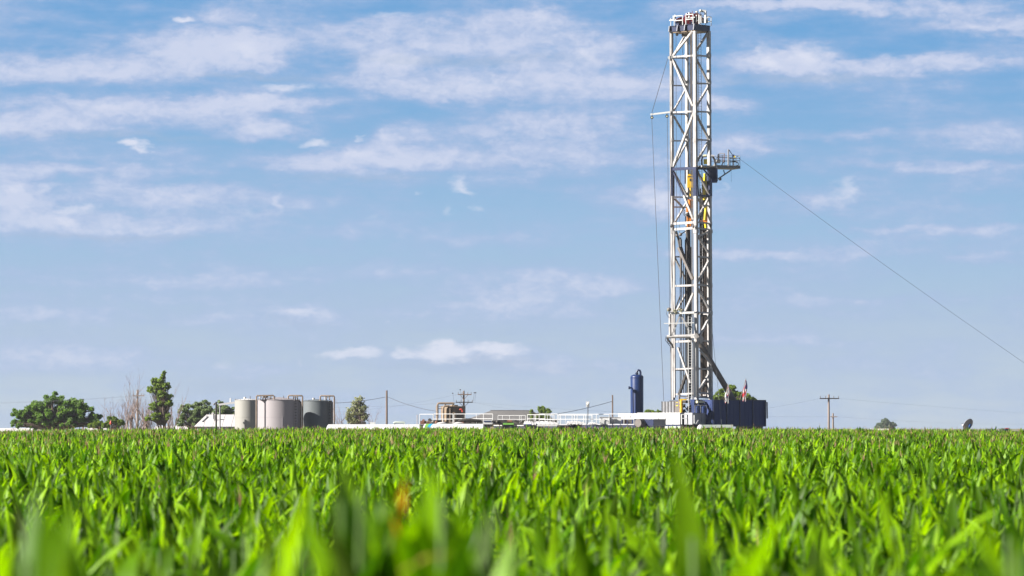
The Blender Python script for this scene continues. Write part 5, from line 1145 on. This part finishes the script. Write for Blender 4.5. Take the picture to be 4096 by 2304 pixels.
def tree(label, px, s, lobes, m, n_leaf, size=.2, dens_sig=.22, cat='tree', trunk_r=.28, ncl=9, name='tree', bark=None, nb=1, leafless=0.0):
    g = thing(name, label, cat, ground(px, s)); pts = []; limbs = []; bark = bark or BARK
    k = F/s; tot = sum(l[2]*l[3] for l in lobes)
    for (lx, ly, rx, ry) in lobes:
        c = at(lx, ly, s); R1, R2 = rx/k, ry/k; nc = int(ncl*2.6)
        w_ = int(n_leaf*rx*ry/tot)
        cl = []
        for _ in range(nc):
            d = rng.normal(0, 1, 3); d /= np.linalg.norm(d); q = rng.uniform(.35, 1.0)**.6
            cl.append(np.array(c)+d*q*np.array([R1, R1, R2])*.86)
        limbs += cl
        sig = dens_sig*min(R1, R2)
        idx = rng.integers(0, nc, w_); off = rng.normal(0, 1, (w_, 3)); off *= (rng.random((w_, 1))**.33)/np.maximum(np.linalg.norm(off, axis=1, keepdims=True), .01)
        pts.append(np.array(cl)[idx]+off*sig*1.5*rng.uniform(.6, 1.1, (w_, 1))*np.array([1, 1, .8]))
    leafcloud('crown', np.concatenate(pts), size, m, g)
    zmin = min(at(px, l[1]+l[3]*.6, s).z for l in lobes); b = MB(); base = ground(px, s)
    for t in range(nb):
        bb0 = base+Vector((rnd.uniform(-.8, .8)*(nb > 1)*1.2, rnd.uniform(-.5, .5)*(nb > 1), 0)); fork = bb0+Vector((rnd.uniform(-.3, .3), 0, max(.8, zmin*.8)))
        b.path([bb0, bb0.lerp(fork, .5)+Vector((.08, 0, 0)), fork], [trunk_r, trunk_r*.85, trunk_r*.7], bark, n=8)
        for c in limbs[t::nb]:
            c = Vector(c); mid = fork.lerp(c, .5)+Vector((rnd.uniform(-.2, .2), rnd.uniform(-.2, .2), .25)); b.path([fork, mid, c], [trunk_r*.42, trunk_r*.25, trunk_r*.08], bark, n=5)
    b.build('trunk', g); return g
tree('large dark green spreading tree, the widest at the far left', 230, 620, [(85, 1655, 42, 30), (72, 1690, 34, 24), (150, 1640, 52, 44), (215, 1605, 46, 38), (200, 1660, 70, 46), (280, 1640, 56, 48), (310, 1625, 40, 36), (345, 1665, 52, 42), (385, 1680, 30, 34), (140, 1690, 50, 30), (260, 1690, 80, 30)], LM['dark'], 30000, .19, trunk_r=.5, ncl=10, nb=3)
tree('low round green bush right of the large dark tree', 452, 600, [(445, 1683, 30, 18), (480, 1693, 22, 14), (425, 1700, 22, 14)], LM['mid'], 4200, .18, cat='bush', name='bush', trunk_r=.12, nb=3)
tree('small green bush at the right foot of the large tree', 390, 605, [(385, 1698, 26, 16), (365, 1704, 22, 12)], LM['mid'], 2400, .18, cat='bush', name='bush', trunk_r=.12, nb=2)
tree('tall narrow poplar with a bright leafy top', 640, 575, [(655, 1494, 10, 14), (652, 1520, 14, 20), (618, 1525, 16, 20), (640, 1535, 22, 24), (665, 1545, 16, 24), (610, 1562, 24, 18), (645, 1570, 26, 24), (680, 1590, 14, 22), (672, 1615, 22, 16), (640, 1610, 16, 22), (612, 1628, 18, 18), (625, 1665, 22, 22), (590, 1672, 12, 14), (668, 1665, 14, 18)], LM['mid'], 5600, .17, dens_sig=.3, trunk_r=.18, ncl=7, nb=3, bark=BARK)
tree('grey green willow clump left of the pale roofed shed', 760, 610, [(730, 1655, 20, 42), (757, 1650, 24, 46), (785, 1648, 28, 44), (810, 1640, 30, 46), (835, 1650, 22, 46), (720, 1690, 20, 20), (790, 1690, 50, 24)], LM['willow'], 15000, .17, trunk_r=.2, ncl=10, nb=5)
tree('grey green willow clump behind the dark lamp post', 890, 600, [(880, 1625, 18, 32), (900, 1650, 36, 36), (870, 1660, 26, 34), (925, 1655, 24, 32)], LM['willow'], 8000, .17, trunk_r=.2, ncl=10, nb=3)
tree('airy pale leaved tree between the slate tank and thick post', 1430, 560, [(1440, 1600, 20, 18), (1420, 1622, 24, 22), (1450, 1630, 22, 26), (1405, 1650, 22, 26), (1435, 1665, 30, 26), (1462, 1668, 14, 20), (1410, 1685, 24, 18), (1395, 1672, 12, 20)], LM['pale'], 2400, .15, dens_sig=.34, trunk_r=.1, ncl=9, nb=4, bark=DEADB)
tree('small feathery green tree behind the handrails', 2165, 620, [(2165, 1640, 16, 20), (2185, 1650, 20, 18), (2125, 1650, 8, 18), (2140, 1666, 34, 14), (2180, 1670, 30, 16)], LM['mid'], 5200, .16, trunk_r=.12, ncl=9, nb=3)
tree('low green shrub between the navy vessel and the grey screen', 2610, 590, [(2590, 1650, 14, 12), (2612, 1652, 22, 12), (2635, 1650, 16, 10), (2610, 1670, 40, 14)], LM['mid'], 4000, .17, cat='shrub', name='shrub', trunk_r=.12, nb=3)
tree('leafy green tree behind the flags and the navy windwall', 2930, 590, [(2870, 1590, 24, 22), (2895, 1570, 26, 22), (2925, 1555, 24, 16), (2955, 1575, 26, 20), (2930, 1590, 50, 24), (2990, 1590, 26, 14), (3015, 1600, 14, 10), (2940, 1640, 80, 50)], LM['mid'], 16000, .19, trunk_r=.35, ncl=9, nb=3)
tree('hazy round tree far away on the right', 3545, 1900, [(3545, 1690, 22, 16), (3530, 1700, 26, 18), (3565, 1702, 24, 18), (3515, 1712, 16, 12), (3545, 1712, 40, 14)], LM['far'], 9000, .6, trunk_r=.4, ncl=9, nb=2)
tree('tiny distant shrub on the skyline left of the dark post', 3962, 2000, [(3965, 1720, 20, 6), (3950, 1724, 14, 5)], LM['far'], 1500, .5, cat='shrub', name='shrub', trunk_r=.15, ncl=6)
tree('tiny distant shrub on the skyline touching the dark post', 4012, 2010, [(4010, 1720, 14, 7)], LM['far'], 1200, .5, cat='shrub', name='shrub', trunk_r=.15, ncl=6)
def bare(label, px, s, ytop, spread, n_main, r0=.16, seed=1, group=None, lean=0, m=None):
    g = thing('bare_tree', label, 'dead tree', ground(px, s), group); b = MB(); rr = random.Random(seed); H = zat(ytop, s); m = m or DEADB
    def grow(p, d, L, r, depth):
        n_ = 4; pts = [p]; rs = [r]
        for i in range(n_): d = (d+Vector((rr.gauss(0, .13), rr.gauss(0, .13), .10))).normalized(); p = p+d*(L/n_); pts.append(p); rs.append(r*(1-.75*(i+1)/n_))
        b.path(pts, rs, m, n=5 if depth < 2 else 4)
        if depth < 3:
            for _ in range(rr.randint(3, 5) if depth < 2 else 3):
                k = rr.randint(1, n_); dd = (d+Vector((rr.gauss(0, .42), rr.gauss(0, .42), rr.uniform(0, .35)))).normalized(); grow(pts[k], dd, L*rr.uniform(.32, .55), rs[k]*.72+.006, depth+1)
    base = ground(px, s)
    for i in range(n_main):
        a_ = (i-(n_main-1)/2)*spread/max(1, n_main-1)+lean; grow(base+Vector((rr.uniform(-.2, .2), rr.uniform(-.4, .4), 0)), Vector((math.sin(a_), rr.gauss(0, .12), math.cos(a_))).normalized(), H*rr.uniform(.62, .78), r0, 0)
    return b.build('branches', g)
G = 'bare dead trees beside the leafy poplar'
bare('tall bare dead tree just left of the crossarm pole', 522, 582, 1552, .5, 4, .15, 3, G); bare('bare dead tree with forked limbs right of the crossarm pole', 566, 580, 1568, .7, 4, .14, 8, G)
bare('leaning bare dead tree at the left foot of the poplar', 604, 578, 1553, .35, 2, .15, 15, G, lean=-.12); bare('bare branches fanning out right of the poplar', 668, 580, 1545, .6, 4, .13, 21, G, lean=.1)
bare('thin bare thicket behind the red marker', 455, 640, 1625, .9, 9, .09, 30, G); bare('thin bare thicket left of the tall dead tree', 490, 640, 1600, .8, 9, .09, 33, G); bare('thin bare thicket just left of the willow clump', 700, 640, 1600, .6, 7, .09, 36, G); bare('thin bare thicket between the tall dead tree and the crossarm pole', 535, 640, 1598, .7, 9, .09, 51, G); bare('thin bare thicket behind the forked dead tree', 590, 640, 1605, .7, 8, .09, 57, G)
bare('slender bare tree right of the slate tank', 1355, 560, 1578, .3, 3, .08, 41); bare('bare twigs at the right side of the airy pale tree', 1475, 565, 1640, .7, 5, .07, 44)
# faint pale farm strips far away
for i, (x0, x1, s, y, lab) in enumerate(((-60, 130, 900, 1721, 'long pale shed on the horizon at the left edge'), (330, 470, 860, 1720, 'pale low shed on the horizon behind the bushes'), (620, 800, 840, 1712, 'pale low shed on the horizon behind the poplar'), (3480, 3560, 1200, 1721, 'tiny pale shed on the horizon at the far round tree'))):
    g = thing('distant_shed', lab, 'shed', ground((x0+x1)/2, s)); p0, p1 = at(x0, y, s), at(x1, y, s)
    MB().hexa((p0.x, s, 0), (p1.x-p0.x, 0, 0), (0, 8, 0), (0, 0, max(.6, p0.z-.3)), WHITE).build('wall', g)
    MB().add([(p0.x-.2, s-.3, p0.z-.3), (p1.x+.2, s-.3, p0.z-.3), (p1.x+.2, s+4, p0.z+.5), (p0.x-.2, s+4, p0.z+.5), (p0.x-.2, s+8.3, p0.z-.3), (p1.x+.2, s+8.3, p0.z-.3)], [(0, 1, 2, 3), (3, 2, 5, 4), (0, 3, 4), (1, 5, 2)], BARNW).build('roof', g)
# ------------------------------------------------------------------ haze
def haze():
    b = MB(); b.hexa((-1500, -40, -1), (3000, 0, 0), (0, 2600, 0), (0, 0, 72), SOIL)
    o = b.build('haze'); o['kind'] = 'stuff'; o.data.materials.clear()
    m = bpy.data.materials.new('haze_air'); m.use_nodes = True; nt = m.node_tree; nt.nodes.clear()
    out = nt.nodes.new('ShaderNodeOutputMaterial'); v = nt.nodes.new('ShaderNodeVolumePrincipled')
    v.inputs['Color'].default_value = (.80,.86,.95,1); v.inputs['Density'].default_value = HAZE; v.inputs['Anisotropy'].default_value = .2
    nt.links.new(v.outputs[0], out.inputs['Volume']); o.data.materials.append(m)
HAZE = 0.00006
haze()
